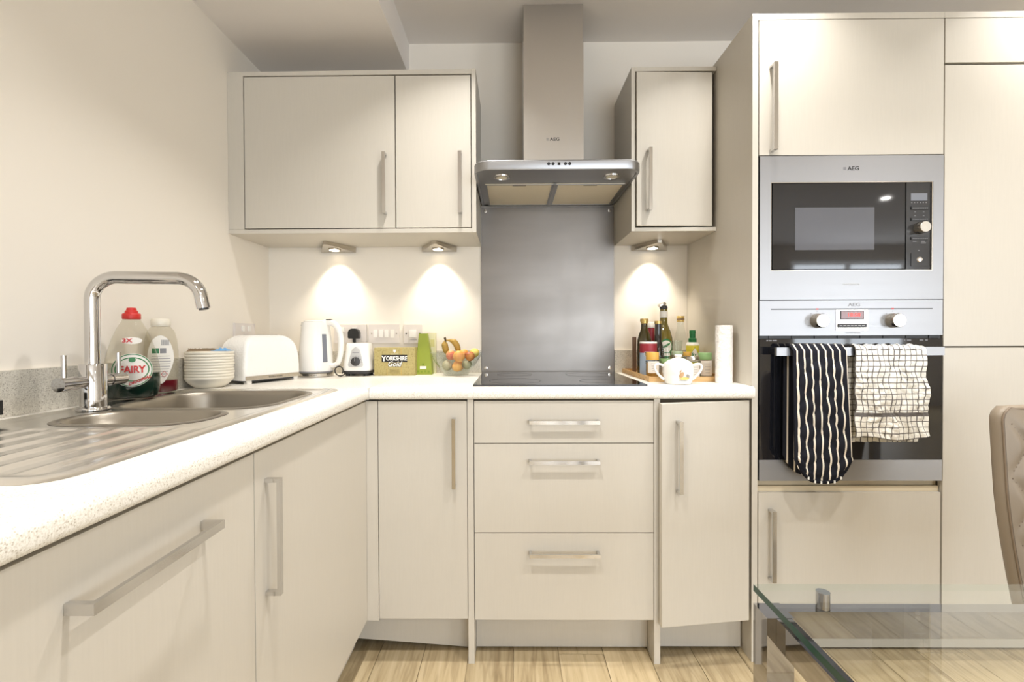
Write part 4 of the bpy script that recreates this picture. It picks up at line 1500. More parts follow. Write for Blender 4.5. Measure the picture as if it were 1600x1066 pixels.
    L, D = 0.240, 0.150
    loops = []
    for z, ix, iy in ((0.012, 0.001, 0.001), (0.016, 0.0, 0.0), (0.06, 0.001, 0.001), (0.10, 0.004, 0.002), (0.125, 0.009, 0.005), (0.145, 0.017, 0.010), (0.158, 0.027, 0.017), (0.168, 0.041, 0.026), (0.173, 0.056, 0.036)):
        loops.append([(a, b, z) for a, b in rrect(ix, L - ix, iy, D - iy, 0.014, 6)])
    obj('body', loft(loops, cap0=True, cap1=True), M['textured'], t, smooth=50, local=True)
    for y in (0.050, 0.080):
        obj('slot', B((0.065, L - 0.065, y, y + 0.014, 0.1731, 0.1738)), M['dark'], t, local=True)
    b = obj('steel_strip', B((0.004, L - 0.010, -0.0012, 0.0008, 0.0130, 0.0275)), M['satin'], t, local=True, bev=0.0004)
    text('lettering', 'RUSSELL HOBBS', 0.0075, (L * 0.52, -0.0014, 0.0200), M['dark'], b, sx=1.1, local=True)
    obj('crumb_tray', B((0.012, L - 0.012, 0.010, D - 0.010, 0.006, 0.0118)), M['dark'], t, local=True)
    for x in (0.012, L - 0.030):
        for y in (0.004, D - 0.022):
            obj('foot', B((x, x + 0.018, y, y + 0.018, 0.0, 0.0119)), M['white'], t, local=True, bev=0.001)
    # ---- kettle
    c = Vector((-0.8205, 1.985, ZW1 + 0.0003))
    t = empty('kettle', c, 'white electric kettle on a steel base, between toaster and blender base', 'kettle')
    obj('power_base', lathe([(0.0, 0.0), (0.0675, 0.0), (0.0695, 0.002), (0.0700, 0.014), (0.066, 0.0165), (0.0, 0.0165)], c, 44), M['satin'], t, smooth=40)
    text_mesh('lettering', 'RUSSELL HOBBS', 0.0082, M['dark'], t, lambda u, w, tt: front(0.0702, 0.0702, 0.0085)(u, w, 0.0002 + tt))
    prof = [(0.0, 0.0172), (0.0660, 0.0172), (0.0675, 0.019), (0.0680, 0.026), (0.0672, 0.06), (0.0650, 0.11), (0.0610, 0.16), (0.0570, 0.200), (0.0545, 0.222), (0.0530, 0.226), (0.0, 0.2265)]
    obj('body', lathe(prof, c, 48), M['white_gloss'], t, smooth=50)
    # rim groove under the body
    obj('skirt', lathe([(0.0683, 0.0180), (0.0686, 0.0230)], c, 44, cap=False), M['grey_ink'], t)
    # pouring lip at the left
    bm = prism([(-0.0615, 0.0), (-0.045, 0.022), (-0.045, -0.022)], 0.2120, 0.2260)
    bmesh.ops.translate(bm, vec=c, verts=bm.verts)
    obj('spout', bm, M['white_gloss'], t, bev=0.004, smooth=50)
    lid = obj('lid', lathe([(0.0, 0.2268), (0.047, 0.2268), (0.046, 0.2305), (0.030, 0.2325), (0.0, 0.2330)], c, 40), M['white_gloss'], t, smooth=40)
    dv = Vector((0.985, -0.17, 0)).normalized()
    pr = [(0.040, 0.2225), (0.066, 0.2230), (0.088, 0.214), (0.105, 0.193), (0.1135, 0.162), (0.1140, 0.120), (0.110, 0.085), (0.101, 0.058), (0.086, 0.046), (0.062, 0.046)]
    # smooth path
    pts = []
    for i in range(len(pr) - 1):
        p0, p1, p2, p3 = pr[max(i - 1, 0)], pr[i], pr[i + 1], pr[min(i + 2, len(pr) - 1)]
        for k in range(4):
            s = k / 4
            q = [0.5 * ((2 * p1[d]) + (-p0[d] + p2[d]) * s + (2 * p0[d] - 5 * p1[d] + 4 * p2[d] - p3[d]) * s * s + (-p0[d] + 3 * p1[d] - 3 * p2[d] + p3[d]) * s ** 3) for d in (0, 1)]
            pts.append(c + dv * q[0] + Vector((0, 0, q[1])))
    pts.append(c + dv * pr[-1][0] + Vector((0, 0, pr[-1][1])))
    n = len(pts)
    obj('handle', tube(pts, 0.0115, 14, radii=[0.0135 - 0.004 * i / n for i in range(n)]), M['white_gloss'], t, smooth=60)
    # water gauge on the handle side
    bm = bmesh.new()

    def gauge(u, v):
        z = 0.060 + 0.115 * v
        r = 0.0680 - 0.0072 * ((z - 0.02) / 0.14) ** 1.4 + 0.0010
        a = math.radians(-36 + 9 * (u - .5) * 2)
        return (c.x + r * math.cos(a), c.y + r * math.sin(a), c.z + z)
    obj('water_gauge', solid(grid(4, 12, gauge), 0.0006), M['lcd'], t, smooth=60)
    obj('switch', B((c.x + 0.050, c.x + 0.072, c.y - 0.020, c.y - 0.004, c.z + 0.2330, c.z + 0.2370)), M['dark'], t, bev=0.001)
    # ---- blender base
    c = Vector((-0.6500, 2.022, ZW1 + 0.0003))
    t = empty('blender_base', c, 'white blender base with round dark dial, plugged in beside the kettle', 'blender')
    loops = []
    for z, hw, hd in ((0.022, 0.0565, 0.052), (0.030, 0.0580, 0.053), (0.05, 0.0560, 0.051), (0.08, 0.0520, 0.047), (0.11, 0.0485, 0.044), (0.132, 0.0470, 0.042), (0.137, 0.0450, 0.040)):
        loops.append([(c.x + a, c.y + b, c.z + z) for a, b in rrect(-hw, hw, -hd, hd, 0.022, 6)])
    obj('body', loft(loops, cap0=True, cap1=True), M['white_gloss'], t, smooth=50)
    obj('base', loft([[(c.x + a, c.y + b, c.z + z) for a, b in rrect(-hw, hw, -hw * .91, hw * .91, 0.02, 6)] for z, hw in ((0.008, 0.052), (0.012, 0.0565), (0.0215, 0.0575))], cap0=True, cap1=True), M['dark'], t, smooth=40)
    for a in (-1, 1):
        for b in (-1, 1):
            obj('foot', lathe([(0.0, 0.0), (0.009, 0.0), (0.0105, 0.009), (0.0, 0.009)], c + Vector((a * 0.038, b * 0.034, 0)), 16), M['black'], t, smooth=40)

    def face(u, v):
        # rounded triangle badge laid on the sloping front
        z = 0.038 + 0.084 * v
        hw = 0.0345 * (1 - 0.62 * v) * min(1.0, (1.02 - v) * 6) * min(1, 0.75 + v * 3)
        hd = 0.0515 - 0.0095 * (z - 0.03) / 0.105
        return (c.x + (u - .5) * 2 * hw, c.y - hd - 0.0016 - 0.001 * (1 - (2 * u - 1) ** 2), c.z + z)
    obj('badge', solid(grid(8, 16, face), -0.0008), M['silver'], t, smooth=60)
    bm = lathe([(0.0185, 0.0), (0.0180, 0.007), (0.0150, 0.0095), (0.0, 0.0100)], seg=30)
    bmesh.ops.rotate(bm, cent=(0, 0, 0), matrix=Matrix.Rotation(math.pi / 2, 3, 'X'), verts=bm.verts)
    bmesh.ops.translate(bm, vec=(c.x + 0.001, c.y - 0.0520, c.z + 0.061), verts=bm.verts)
    k = obj('dial', bm, M['dark'], t, smooth=40)
    obj('pointer', B((c.x - 0.0008, c.x + 0.0008, c.y - 0.0628, c.y - 0.0618, c.z + 0.063, c.z + 0.076)), M['silver_ink'], k)
    for q in range(9):
        a = math.radians(-130 + q * 32.5)
        px, pz = c.x + 0.001 + 0.0225 * math.sin(a), c.z + 0.061 + 0.0225 * math.cos(a)
        obj('mark', B((px - 0.0009, px + 0.0009, c.y - 0.0532, c.y - 0.0508, pz - 0.0009, pz + 0.0009)), M['dark'], t)
    obj('print', B((c.x - 0.014, c.x + 0.014, c.y - 0.0492, c.y - 0.0468, c.z + 0.0960, c.z + 0.0980)), M['grey_ink'], t)
    pts = []
    for q in range(0, 41):
        s = q / 40
        a = -0.5 + s * 6.0
        pts.append((c.x - 0.068 + 0.021 * math.cos(a) + 0.010 * s, c.y - 0.070 + 0.010 * math.sin(a * 0.5), c.z + 0.022 + 0.0195 * math.sin(a)))
    pts.append((c.x - 0.045, c.y - 0.045, c.z + 0.012))
    obj('cord', tube(pts, 0.0026, 8), M['black'], t, smooth=60)
    # plug in the socket behind, with its short lead
    px, pz = -0.7010, 1.0790
    pl = obj('plug', prism(rrect(px - 0.024, px + 0.024, pz - 0.014, pz + 0.030, 0, 5, (0.020, 0.020, 0.006, 0.006)), YW - 0.0415, YW - 0.0135, axes='XZ'), M['black'], t, bev=0.003, smooth=40)
    obj('strain_relief', B((px - 0.006, px + 0.006, YW - 0.032, YW - 0.021, pz - 0.032, pz - 0.0138)), M['black'], pl, bev=0.002)
    pts = [(px, YW - 0.0265, pz - 0.031), (px + 0.002, YW - 0.0265, pz - 0.08), (px + 0.008, YW - 0.035, pz - 0.135), (px + 0.022, YW - 0.055, ZW1 + 0.018), (c.x - 0.030, c.y + 0.044, c.z + 0.018)]
    obj('lead', tube(pts, 0.003, 8), M['black'], pl, smooth=60)


def build_sockets():
    y = YW - 0.0004
    t = empty('double_socket', (-0.724, y, 1.086), 'white double wall socket behind the kettle, black plug in it', 'socket')
    obj('plate', B((-0.797, -0.6525, y - 0.009, y, 1.0435, 1.1275)), M['plate'], t, bev=0.002)
    for x in (-0.7685, -0.7150):
        obj('switch', B((x, x + 0.019, y - 0.0118, y - 0.009, 1.095, 1.116)), M['white_gloss'], t, bev=0.001)
    t = empty('switch_plate', (-0.573, y, 1.086), 'white wall plate with three rocker switches above the tea box', 'switch')
    obj('plate', B((-0.6425, -0.5045, y - 0.0085, y, 1.0435, 1.1270)), M['plate'], t, bev=0.002)
    for x in (-0.6195, -0.5945, -0.5700):
        obj('switch', B((x, x + 0.0165, y - 0.0118, y - 0.0085, 1.070, 1.1045)), M['white_gloss'], t, bev=0.001)
    obj('blank', B((-0.5440, -0.5270, y - 0.0092, y - 0.0085, 1.068, 1.1050)), M['white'], t)
    for x in (-0.6290, -0.5175):
        obj('screw', lathe_y(x, y - 0.0085, 1.087, 0.0032), M['satin'], t)
    t = empty('fused_switch', (-0.443, y, 1.085), 'white single wall switch with two screws, behind the lime carton', 'switch')
    obj('plate', B((-0.4840, -0.4010, y - 0.0085, y, 1.0430, 1.1260)), M['plate'], t, bev=0.002)
    obj('rocker', B((-0.4590, -0.4290, y - 0.0115, y - 0.0085, 1.0690, 1.1030)), M['white_gloss'], t, bev=0.0015)
    for x in (-0.4735, -0.4125):
        obj('screw', lathe_y(x, y - 0.0085, 1.086, 0.0035), M['dark'], t)
    obj('print', B((-0.4560, -0.4270, y - 0.0089, y - 0.0085, 1.0590, 1.0605)), M['grey_ink'], t)
    x = XW + 0.0004
    t = empty('double_socket', (x, 1.93, 1.09), 'white double wall socket on the left wall, half hidden by the toaster', 'socket')
    obj('plate', B((x, x + 0.009, 1.856, 2.000, 1.0500, 1.1300)), M['plate'], t, bev=0.002)
    for yy in (1.900, 1.945):
        obj('switch', B((x + 0.009, x + 0.0118, yy, yy + 0.018, 1.098, 1.120)), M['white_gloss'], t, bev=0.001)


def lathe_y(x, y, z, r):
    bm = lathe([(r, 0.0), (r * 0.8, 0.0012), (0.0, 0.0014)], seg=14)
    bmesh.ops.rotate(bm, cent=(0, 0, 0), matrix=Matrix.Rotation(math.pi / 2, 3, 'X'), verts=bm.verts)
    bmesh.ops.translate(bm, vec=(x, y, z), verts=bm.verts)
    return bm


def ball(r, c, sq=1.0, seed=0):
    bm = bmesh.new()
    bmesh.ops.create_uvsphere(bm, u_segments=24, v_segments=16, radius=r)
    for v in bm.verts:
        d = v.co.normalized()
        dimple = 0.16 * math.exp(-((1 - d.z) / 0.06))
        v.co = v.co * (1 - dimple) * (1 + 0.02 * math.sin(3 * d.x + seed) * math.cos(2 * d.y + seed))
        v.co.z *= sq
    bmesh.ops.rotate(bm, cent=(0, 0, 0), matrix=Matrix.Rotation(0.9 * math.sin(seed * 1.7), 3, 'X') @ Matrix.Rotation(0.8 * math.cos(seed * 2.3), 3, 'Y'), verts=bm.verts)
    return bm


def build_middle_items():
    # ---- tea box
    x0, x1, y0, y1, z0, z1 = -0.5800, -0.4075, 1.997, 2.075, ZW1 + 0.0003, 1.0265
    t = empty('tea_box', ((x0 + x1) / 2, y0, z0), 'olive gold tea box lettered in white beside the blender base', 'box')
    obj('carton', B((x0, x1, y0, y1, z0, z1)), M['tea_print'], t, bev=0.001)
    xm = (x0 + x1) / 2
    for x in (x0 + 0.054, x0 + 0.114):
        obj('seam', B((x - 0.0007, x + 0.0007, y0 - 0.0004, y0 + 0.0002, z0 + 0.001, z1 - 0.001)), M['mustard'], t)
    b = obj('name_band', B((x0 + 0.032, x1 - 0.033, y0 - 0.0010, y0, z0 + 0.056, z0 + 0.087)), M['ink'], t)
    text('lettering', 'Y', 0.0310, (x0 + 0.0410, y0 - 0.0012, z0 + 0.0705), M['white_ink'], b, bold=0.0008)
    text('lettering', 'ORKSHIRE', 0.0240, (xm + 0.0085, y0 - 0.0012, z0 + 0.0715), M['white_ink'], b, sx=0.80, bold=0.0008)
    text('lettering', 'Gold', 0.0300, (xm - 0.002, y0 - 0.0012, z0 + 0.0480), M['ink'], b, shear=0.35, sx=0.95, bold=0.0022)
    text('lettering', 'Gold', 0.0300, (xm - 0.002, y0 - 0.0020, z0 + 0.0480), M['white_ink'], b, shear=0.35, sx=0.95, bold=0.0004)
    obj('crest', prism([(xm - 0.006, z1 - 0.008), (xm + 0.006, z1 - 0.008), (xm + 0.005, z1 - 0.017), (xm, z1 - 0.022), (xm - 0.005, z1 - 0.017)], y0 - 0.0008, y0, axes='XZ'), M['paper_white'], t)
    obj('print', B((xm - 0.016, xm + 0.016, y0 - 0.0006, y0, z1 - 0.0275, z1 - 0.0255)), M['paper_white'], t)
    for k in range(3):
        obj('print', B((xm - 0.020, xm + 0.020, y0 - 0.0006, y0, z0 + 0.010 + k * 0.006, z0 + 0.0115 + k * 0.006)), M['tea_dark'], t)
    # ---- lime carton, a tall truncated pyramid
    t = empty('lime_carton', (-0.380, 2.063, z0), 'tall lime green tapering carton between tea box and fruit bowl', 'carton')
    bm = bmesh.new()
    bx0, bx1, by0, by1 = -0.4135, -0.3435, 2.036, 2.088
    tx0, tx1, ty0, ty1 = -0.4020, -0.3660, 2.050, 2.078
    zz = [z0, z0 + 0.060, z0 + 0.176]
    r0 = [(bx0, by0), (bx1, by0), (bx1, by1), (bx0, by1)]
    r1 = [(bx0 + 0.004, by0 + 0.003), (bx1 - 0.004, by0 + 0.003), (bx1 - 0.004, by1 - 0.003), (bx0 + 0.004, by1 - 0.003)]
    r2 = [(tx0, ty0), (tx1, ty0), (tx1, ty1), (tx0, ty1)]
    loft([[(a, b, z) for a, b in r] for r, z in zip((r0, r1, r2), zz)], bm, cap0=True, cap1=True)
    obj('carton', bm, M['lime'], t, bev=0.001)
    obj('patch', B((-0.395, -0.368, by0 - 0.0004, by0 + 0.0028, z0 + 0.024, z0 + 0.036)), M['paper_white'], t)
    for q, (a, b) in enumerate(((-0.381, 0.044), (-0.402, 0.014), (-0.388, 0.012), (-0.372, 0.014), (-0.358, 0.012))):
        obj('print', B((a - 0.004, a + 0.004, by0 - 0.0004, by0 + 0.0028, z0 + b - 0.004, z0 + b + 0.004)), M['lime_dark'], t)
    obj('print', B((-0.400, -0.366, by0 + 0.0070, by0 + 0.012, z0 + 0.078, z0 + 0.0795)), M['lime_dark'], t)
    t = empty('cream_carton', (-0.356, 2.108, z0), 'pale cream carton standing behind the lime green carton', 'carton')
    obj('carton', B((-0.3755, -0.3365, 2.094, 2.1205, z0, z0 + 0.178)), mat('cream_card', (232, 226, 186), 0.6), t, bev=0.0015)
    obj('print', B((-0.3600, -0.3420, 2.0934, 2.0942, z0 + 0.118, z0 + 0.150)), mat('pale_yellow_print', (214, 206, 140), 0.6), t)
    # ---- glass bowl and its fruit
    cx, cy, cz = -0.2360, 2.010, ZW1 + 0.0004
    prof = [(0.0, 0.0), (0.050, 0.0), (0.0515, 0.002), (0.0545, 0.010), (0.071, 0.030), (0.089, 0.055), (0.1015, 0.076), (0.1085, 0.0925), (0.1100, 0.0945), (0.1080, 0.0950), (0.0995, 0.0765), (0.0870, 0.0560), (0.069, 0.0320), (0.0510, 0.0125), (0.046, 0.0075), (0.0, 0.007)]
    o = obj('fruit_bowl', lathe(prof, seg=56), M['glass'], None, smooth=50, local=True)
    o.location = (cx, cy, cz)
    tag(o, 'clear glass bowl of fruit on the worktop left of the hob', 'bowl')
    rim = cz
    for nm, mt, x, y, z, r, lab, cat in (
            ('kiwi_fruit', 'kiwi', -0.2720, 1.992, 0.9515, 0.0220, 'greyish round fruit low at the left side of the glass bowl', 'fruit'),
            ('orange', 'orange_skin', -0.2290, 1.975, 0.9480, 0.0215, 'small orange low at the front of the glass bowl', 'fruit'),
            ('green_fruit', 'green_fruit', -0.1900, 1.996, 0.9555, 0.0210, 'dull green fruit low at the right side of the glass bowl', 'fruit'),
            ('peach', 'peach', -0.2565, 1.998, 0.9940, 0.0215, 'pink blushed peach just below the bananas', 'fruit'),
            ('apricot', 'apricot', -0.2190, 1.960, 0.9910, 0.0245, 'largest yellow orange fruit at the centre of the glass bowl', 'fruit'),
            ('plum', 'plum', -0.1745, 1.975, 0.9905, 0.0200, 'dark red plum, right of the large yellow orange fruit', 'fruit'),
            ('apricot', 'apricot', -0.2045, 2.014, 0.9990, 0.0210, 'small pale orange fruit behind the dark red plum', 'fruit'),
            ('lemon', 'lemon', -0.1590, 2.022, 1.0030, 0.0200, 'yellow fruit topmost at the right rim of the glass bowl', 'fruit'),
            ('apricot', 'apricot', -0.2300, 2.040, 0.9490, 0.0255, 'yellow orange fruit at the bottom of the bowl behind the others', 'fruit')):
        o = obj(nm, ball(r, (0, 0, 0), 0.96, seed=x * 90), M[mt], None, smooth=80, local=True)
        o.location = (x, y, z)
        tag(o, lab, cat, 'fruit in the glass bowl')
    t = empty('banana_bunch', (-0.285, 2.045, 1.0), 'two ripe bananas joined at the stem, leaning up out of the glass bowl', 'bananas', 'fruit in the glass bowl')
    top = Vector((-0.2855, 2.046, 1.0570))
    for e, side, bow in (((-0.2300, 2.055, 0.998), 1, 0.018), ((-0.2790, 2.060, 0.993), -1, -0.010)):
        e = Vector(e)
        pts, rad = [], []
        n = 14
        for q in range(n + 1):
            s = q / n
            p = top.lerp(e, s) + Vector((bow * math.sin(math.pi * s) * 0.7, -0.004 * math.sin(math.pi * s), abs(bow) * math.sin(math.pi * s)))
            pts.append(p)
            rad.append(0.0038 + 0.0105 * min(1, max(0, (s - 0.12) / 0.30)) if s < 0.75 else max(0.003, 0.0143 * (1 - ((s - 0.75) / 0.25) ** 2 * 0.75)))
        b = obj('banana', tube(pts, 0.01, 6, radii=rad), M['banana'], t, smooth=70)
        obj('tip', tube([pts[-1], pts[-1] + (pts[-1] - pts[-2]).normalized() * 0.004], 0.0032, 6), M['banana_tip'], b)
    obj('stem', tube([top + Vector((0.001, 0, -0.006)), top + Vector((-0.001, 0, 0.004)), top + Vector((-0.004, 0, 0.012))], 0.0048, 8), M['banana_tip'], t, smooth=60)


def upright(name, label, cat, x, y, z, group=None):
    return empty(name, (x, y, z), label, cat, group)


def build_right_items():
    W = ZW1
    # ---- bamboo tray
    t = empty('tray', (0.633, 1.9, W), 'bamboo tray of bottles and jars in the right corner of the worktop', 'tray')
    x0, x1, y0, y1 = 0.4880, 0.7800, 1.7000, 2.1150
    obj('base', B((x0, x1, y0, y1, W + 0.0004, W + 0.0055)), M['bamboo'], t, bev=0.001)
    for q in ((x0, x0 + 0.007, y0, y1), (x1 - 0.007, x1, y0, y1), (x0 + 0.0072, x1 - 0.0072, y0, y0 + 0.007), (x0 + 0.0072, x1 - 0.0072, y1 - 0.007, y1)):
        obj('rim', B((q[0], q[1], q[2], q[3], W + 0.0057, W + 0.0185)), M['bamboo'], t, bev=0.0015)
    z = W + 0.0059
    # ---- dark green oil bottle
    t = upright('oil_bottle', 'dark green oil bottle with a gold cap, left end of the tray', 'bottle', 0.5540, 2.000, z)
    c = (0.5540, 2.000, z)
    obj('bottle', lathe([(0.0, 0.0), (0.0270, 0.0), (0.0290, 0.003), (0.0295, 0.120), (0.0285, 0.138), (0.0235, 0.160), (0.0165, 0.178), (0.0135, 0.190), (0.0130, 0.208)], c, 36), M['dark_olive'], t, smooth=50)
    obj('cap', lathe([(0.0138, 0.2085), (0.0150, 0.2090), (0.0152, 0.2160), (0.0172, 0.2165), (0.0172, 0.2265), (0.0160, 0.2285), (0.0, 0.2290)], c, 28), M['gold'], t, smooth=40)
    # ---- slim brown box, red and white box
    o = obj('slim_box', B((0.5185, 0.5325, 2.045, 2.060, z, z + 0.152)), M['bronze'], None, bev=0.001, origin=(0.5255, 2.05, z))
    tag(o, 'slim brown box behind the dark green oil bottle, nearest the splashback', 'box')
    t = upright('sauce_bottle', 'red and white bottle at the back, between oil bottle and black bottle', 'bottle', 0.6070, 2.088, z)
    c = (0.6070, 2.088, z)
    obj('bottle', lathe([(0.0, 0.0), (0.0165, 0.0), (0.0175, 0.003), (0.0175, 0.140), (0.0160, 0.165), (0.0160, 0.192)], c, 24), M['dark_red'], t, smooth=50)
    obj('cap', lathe([(0.0162, 0.1922), (0.0162, 0.214), (0.0145, 0.2165), (0.0, 0.2170)], c, 24), M['white'], t, smooth=40)
    obj('label', lathe([(0.0177, 0.100), (0.0177, 0.135)], c, 24, cap=False), M['paper_white'], t, smooth=40)
    # ---- black bottle
    t = upright('vinegar_bottle', 'black glass bottle with a gold cap beside the dark green oil bottle', 'bottle', 0.5935, 1.940, z)
    c = (0.5935, 1.940, z)
    obj('bottle', lathe([(0.0, 0.0), (0.0215, 0.0), (0.0230, 0.003), (0.0235, 0.085), (0.0225, 0.100), (0.0170, 0.122), (0.0132, 0.136), (0.0128, 0.205)], c, 32), M['balsamic'], t, smooth=50)
    obj('cap', lathe([(0.0134, 0.2055), (0.0145, 0.206), (0.0145, 0.2165), (0.0132, 0.2180), (0.0, 0.2182)], c, 28), M['gold'], t, smooth=40)
    obj('label', lathe([(0.0237, 0.022), (0.0237, 0.075)], c, 32, cap=False), M['dark'], t, smooth=40)
    # ---- tallest olive bottle with a tilted pourer cap
    c = (0.6475, 2.040, z)
    t = upright('olive_oil_bottle', 'tallest bottle, olive green glass with tilted grey pourer and round green label', 'bottle', *c)
    obj('bottle', lathe([(0.0, 0.0), (0.0345, 0.0), (0.0365, 0.003), (0.0370, 0.130), (0.0355, 0.148), (0.0290, 0.175), (0.0205, 0.196), (0.0160, 0.210), (0.0155, 0.270)], c, 36), M['olive'], t, smooth=50)
    obj('neck_label', lathe([(0.0165, 0.234), (0.0163, 0.262)], c, 28, cap=False), M['paper_white'], t, smooth=40)
    p = obj('pourer', lathe([(0.0150, 0.2702), (0.0165, 0.2720), (0.0165, 0.2800), (0.0120, 0.2860), (0.0, 0.2870)], c, 24), M['dark'], t, smooth=40)
    bm = B((-0.017, 0.013, -0.013, 0.013, -0.0065, 0.0065))
    bmesh.ops.rotate(bm, cent=(0, 0, 0), matrix=Matrix.Rotation(math.radians(-24), 3, 'Y'), verts=bm.verts)
    bmesh.ops.translate(bm, vec=(c[0] - 0.006, c[1], c[2] + 0.2910), verts=bm.verts)
    obj('flip_cap', bm, M['satin'], p, bev=0.002, smooth=40)
    f = front(0.0372, 0.0372, 0)

    def at(dz):
        return lambda u, w, tt: Vector((0.0, 0, 0)) + front(0.0372, 0.0372, dz)(u, w, tt)
    lb = obj('label', patch(at(0.104), 0.056, 0.082, 0.0004, True), M['green_ink'], t, local=True, smooth=50)
    obj('label_face', patch(at(0.112), 0.047, 0.050, 0.0009, True), M['paper_white'], lb, local=True, smooth=50)
    obj('olive_print', patch(lambda u, w, tt: at(0.116)(u, w + u * 0.55, tt), 0.034, 0.011, 0.0013, True), M['green_ink'], lb, local=True)
    obj('print', patch(at(0.078), 0.032, 0.012, 0.0009), M['paper_white'], lb, local=True)
    # ---- clear bottle
    c = (0.7265, 2.060, z)
    t = upright('clear_bottle', 'empty clear glass bottle with a gold cap at the back of the tray', 'bottle', *c)
    obj('bottle', lathe([(0.0, 0.0), (0.0315, 0.0), (0.0325, 0.003), (0.0330, 0.095), (0.0315, 0.118), (0.0250, 0.150), (0.0170, 0.182), (0.0140, 0.198), (0.0138, 0.216)], c, 36), M['glass'], t, smooth=50)
    obj('cap', lathe([(0.0145, 0.2165), (0.0155, 0.2170), (0.0155, 0.2400), (0.0142, 0.2418), (0.0, 0.2420)], c, 28), M['gold'], t, smooth=40)
    obj('cap_band', lathe([(0.0158, 0.2250), (0.0158, 0.2300)], c, 28, cap=False), M['bronze'], t)
    # ---- spray bottle
    c = (0.7440, 1.970, z)
    t = upright('spray_bottle', 'yellow labelled spray bottle with a dark green top', 'bottle', *c)
    obj('bottle', lathe([(0.0, 0.0), (0.0235, 0.0), (0.0255, 0.003), (0.0255, 0.116), (0.0240, 0.124), (0.0205, 0.129)], c, 32), M['yellow'], t, smooth=50)
    obj('shoulder', lathe([(0.0257, 0.1175), (0.0245, 0.1245), (0.0210, 0.1296), (0.0, 0.130)], c, 32), M['white'], t, smooth=50)
    cp = obj('collar', lathe([(0.0155, 0.1302), (0.0160, 0.131), (0.0160, 0.1460), (0.0125, 0.1475), (0.0, 0.1476)], c, 28), M['dark_green'], t, smooth=40)
    obj('nozzle', lathe([(0.0118, 0.1478), (0.0118, 0.1660), (0.0128, 0.1662), (0.0120, 0.1790), (0.0100, 0.1800), (0.0, 0.1800)], c, 24), M['dark_green'], t, smooth=40)
    bx = at_r(0.0256)

    def drop(u, w, tt):
        k = (w / 0.052 + 0.5)
        return bx(0.080)(u * (1 - 0.9 * max(0, k - 0.42) / 0.58), w, tt)
    lb = obj('label', patch(drop, 0.042, 0.062, 0.0005, False, 12, 16), M['dark_green'], t, local=True, smooth=50)
    obj('label_face', patch(lambda u, w, tt: drop(u, w - 0.001, tt), 0.037, 0.054, 0.0009, False, 12, 16), M['paper_white'], lb, local=True, smooth=50)
    text_mesh('lettering', 'fry', 0.0165, M['green_ink'], lb, lambda u, w, tt: bx(0.081)(u - 0.003, w, 0.0012 + tt), bold=0.0005)
    text_mesh('lettering', 'light', 0.0165, M['green_ink'], lb, lambda u, w, tt: bx(0.066)(u + 0.004, w, 0.0012 + tt), bold=0.0005)
    # ---- salt tub
    c = (0.5315, 1.862, z)
    t = upright('salt_tub', 'round salt tub, red above and pale blue below with white lid', 'tub', *c)
    obj('tub', lathe([(0.0, 0.0), (0.0318, 0.0), (0.0326, 0.002), (0.0326, 0.092)], c, 36), M['pale_blue'], t, smooth=50)
    obj('red_band', lathe([(0.0326, 0.0922), (0.0326, 0.128)], c, 36), M['dark_red'], t, smooth=50)
    obj('lid', lathe([(0.0328, 0.1282), (0.0332, 0.129), (0.0332, 0.1330), (0.0312, 0.1350), (0.0, 0.1350)], c, 36), M['white'], t, smooth=40)
    b3 = at_r(0.0327)
    obj('print', patch(lambda u, w, tt: b3(0.089)(u - 0.002, w, tt), 0.040, 0.016, 0.0005), M['paper_white'], t, local=True)
    text_mesh('lettering', 'SALT', 0.0185, M['ink'], t, lambda u, w, tt: b3(0.0885)(u - 0.001, w, 0.0009 + tt), bold=0.0007, sx=0.95)
    text_mesh('lettering', 'SCALE', 0.0150, M['ink'], t, lambda u, w, tt: b3(0.057)(u - 0.001, w, 0.0009 + tt), bold=0.0003, sx=0.85)
    text_mesh('lettering', 'fine', 0.0080, M['ink'], t, lambda u, w, tt: b3(0.043)(u - 0.006, w, 0.0009 + tt))
    # ---- jars: glass (or filled) body, label, lid

    def jar(name, label, x, y, r, h, lid_h, body, lidm, labm=None, lab=(0.2, 0.9), fill=None, fillh=0.7):
        c = (x, y, z)
        t = upright(name, label, 'jar', x, y, z, 'jars on the bamboo tray')
        hb = h - lid_h
        obj('glass', lathe([(0.0, 0.0), (r * 0.93, 0.0), (r, r * 0.1), (r, hb - r * 0.28), (r * 0.90, hb - 0.0006)], c, 32), body, t, smooth=50)
        if fill:
            obj('contents', lathe([(0.0, 0.0015), (r * 0.90, 0.0015), (r * 0.95, r * 0.12), (r * 0.95, hb * fillh), (0.0, hb * fillh)], c, 32), fill, t, smooth=50)
        obj('lid', lathe([(r * 0.92, hb), (r * 1.0, hb + 0.0006), (r * 1.0, h - 0.002), (r * 0.94, h), (0.0, h)], c, 32), lidm, t, smooth=40)
        if labm:
            fr = at_r(r * 1.004)
            zc, hh = hb * (lab[0] + lab[1]) / 2, hb * (lab[1] - lab[0])
            l = obj('label', patch(fr(zc), r * 1.75, hh, 0.0005), labm, t, local=True, smooth=50)
            for k in range(4):
                obj('print_line', patch(fr(zc + hh * (0.3 - 0.2 * k)), r * (1.0 - 0.12 * k), 0.0012, 0.0009, nu=4, nv=1), M['grey_ink'], l, local=True)
        return t
    jar('spice_jar', 'spice jar with a mustard yellow lid in front of the salt tub', 0.5205, 1.770, 0.0236, 0.098, 0.029, M['glass'], M['mustard'], M['paper_white'], (0.32, 0.95), M['spice'], 0.85)
    t = upright('glass_tumbler', 'clear ribbed glass jar with a pale green band, behind the sugar bowl at left', 'jar', 0.5800, 1.800, z, 'jars on the bamboo tray')
    c = (0.5800, 1.800, z)
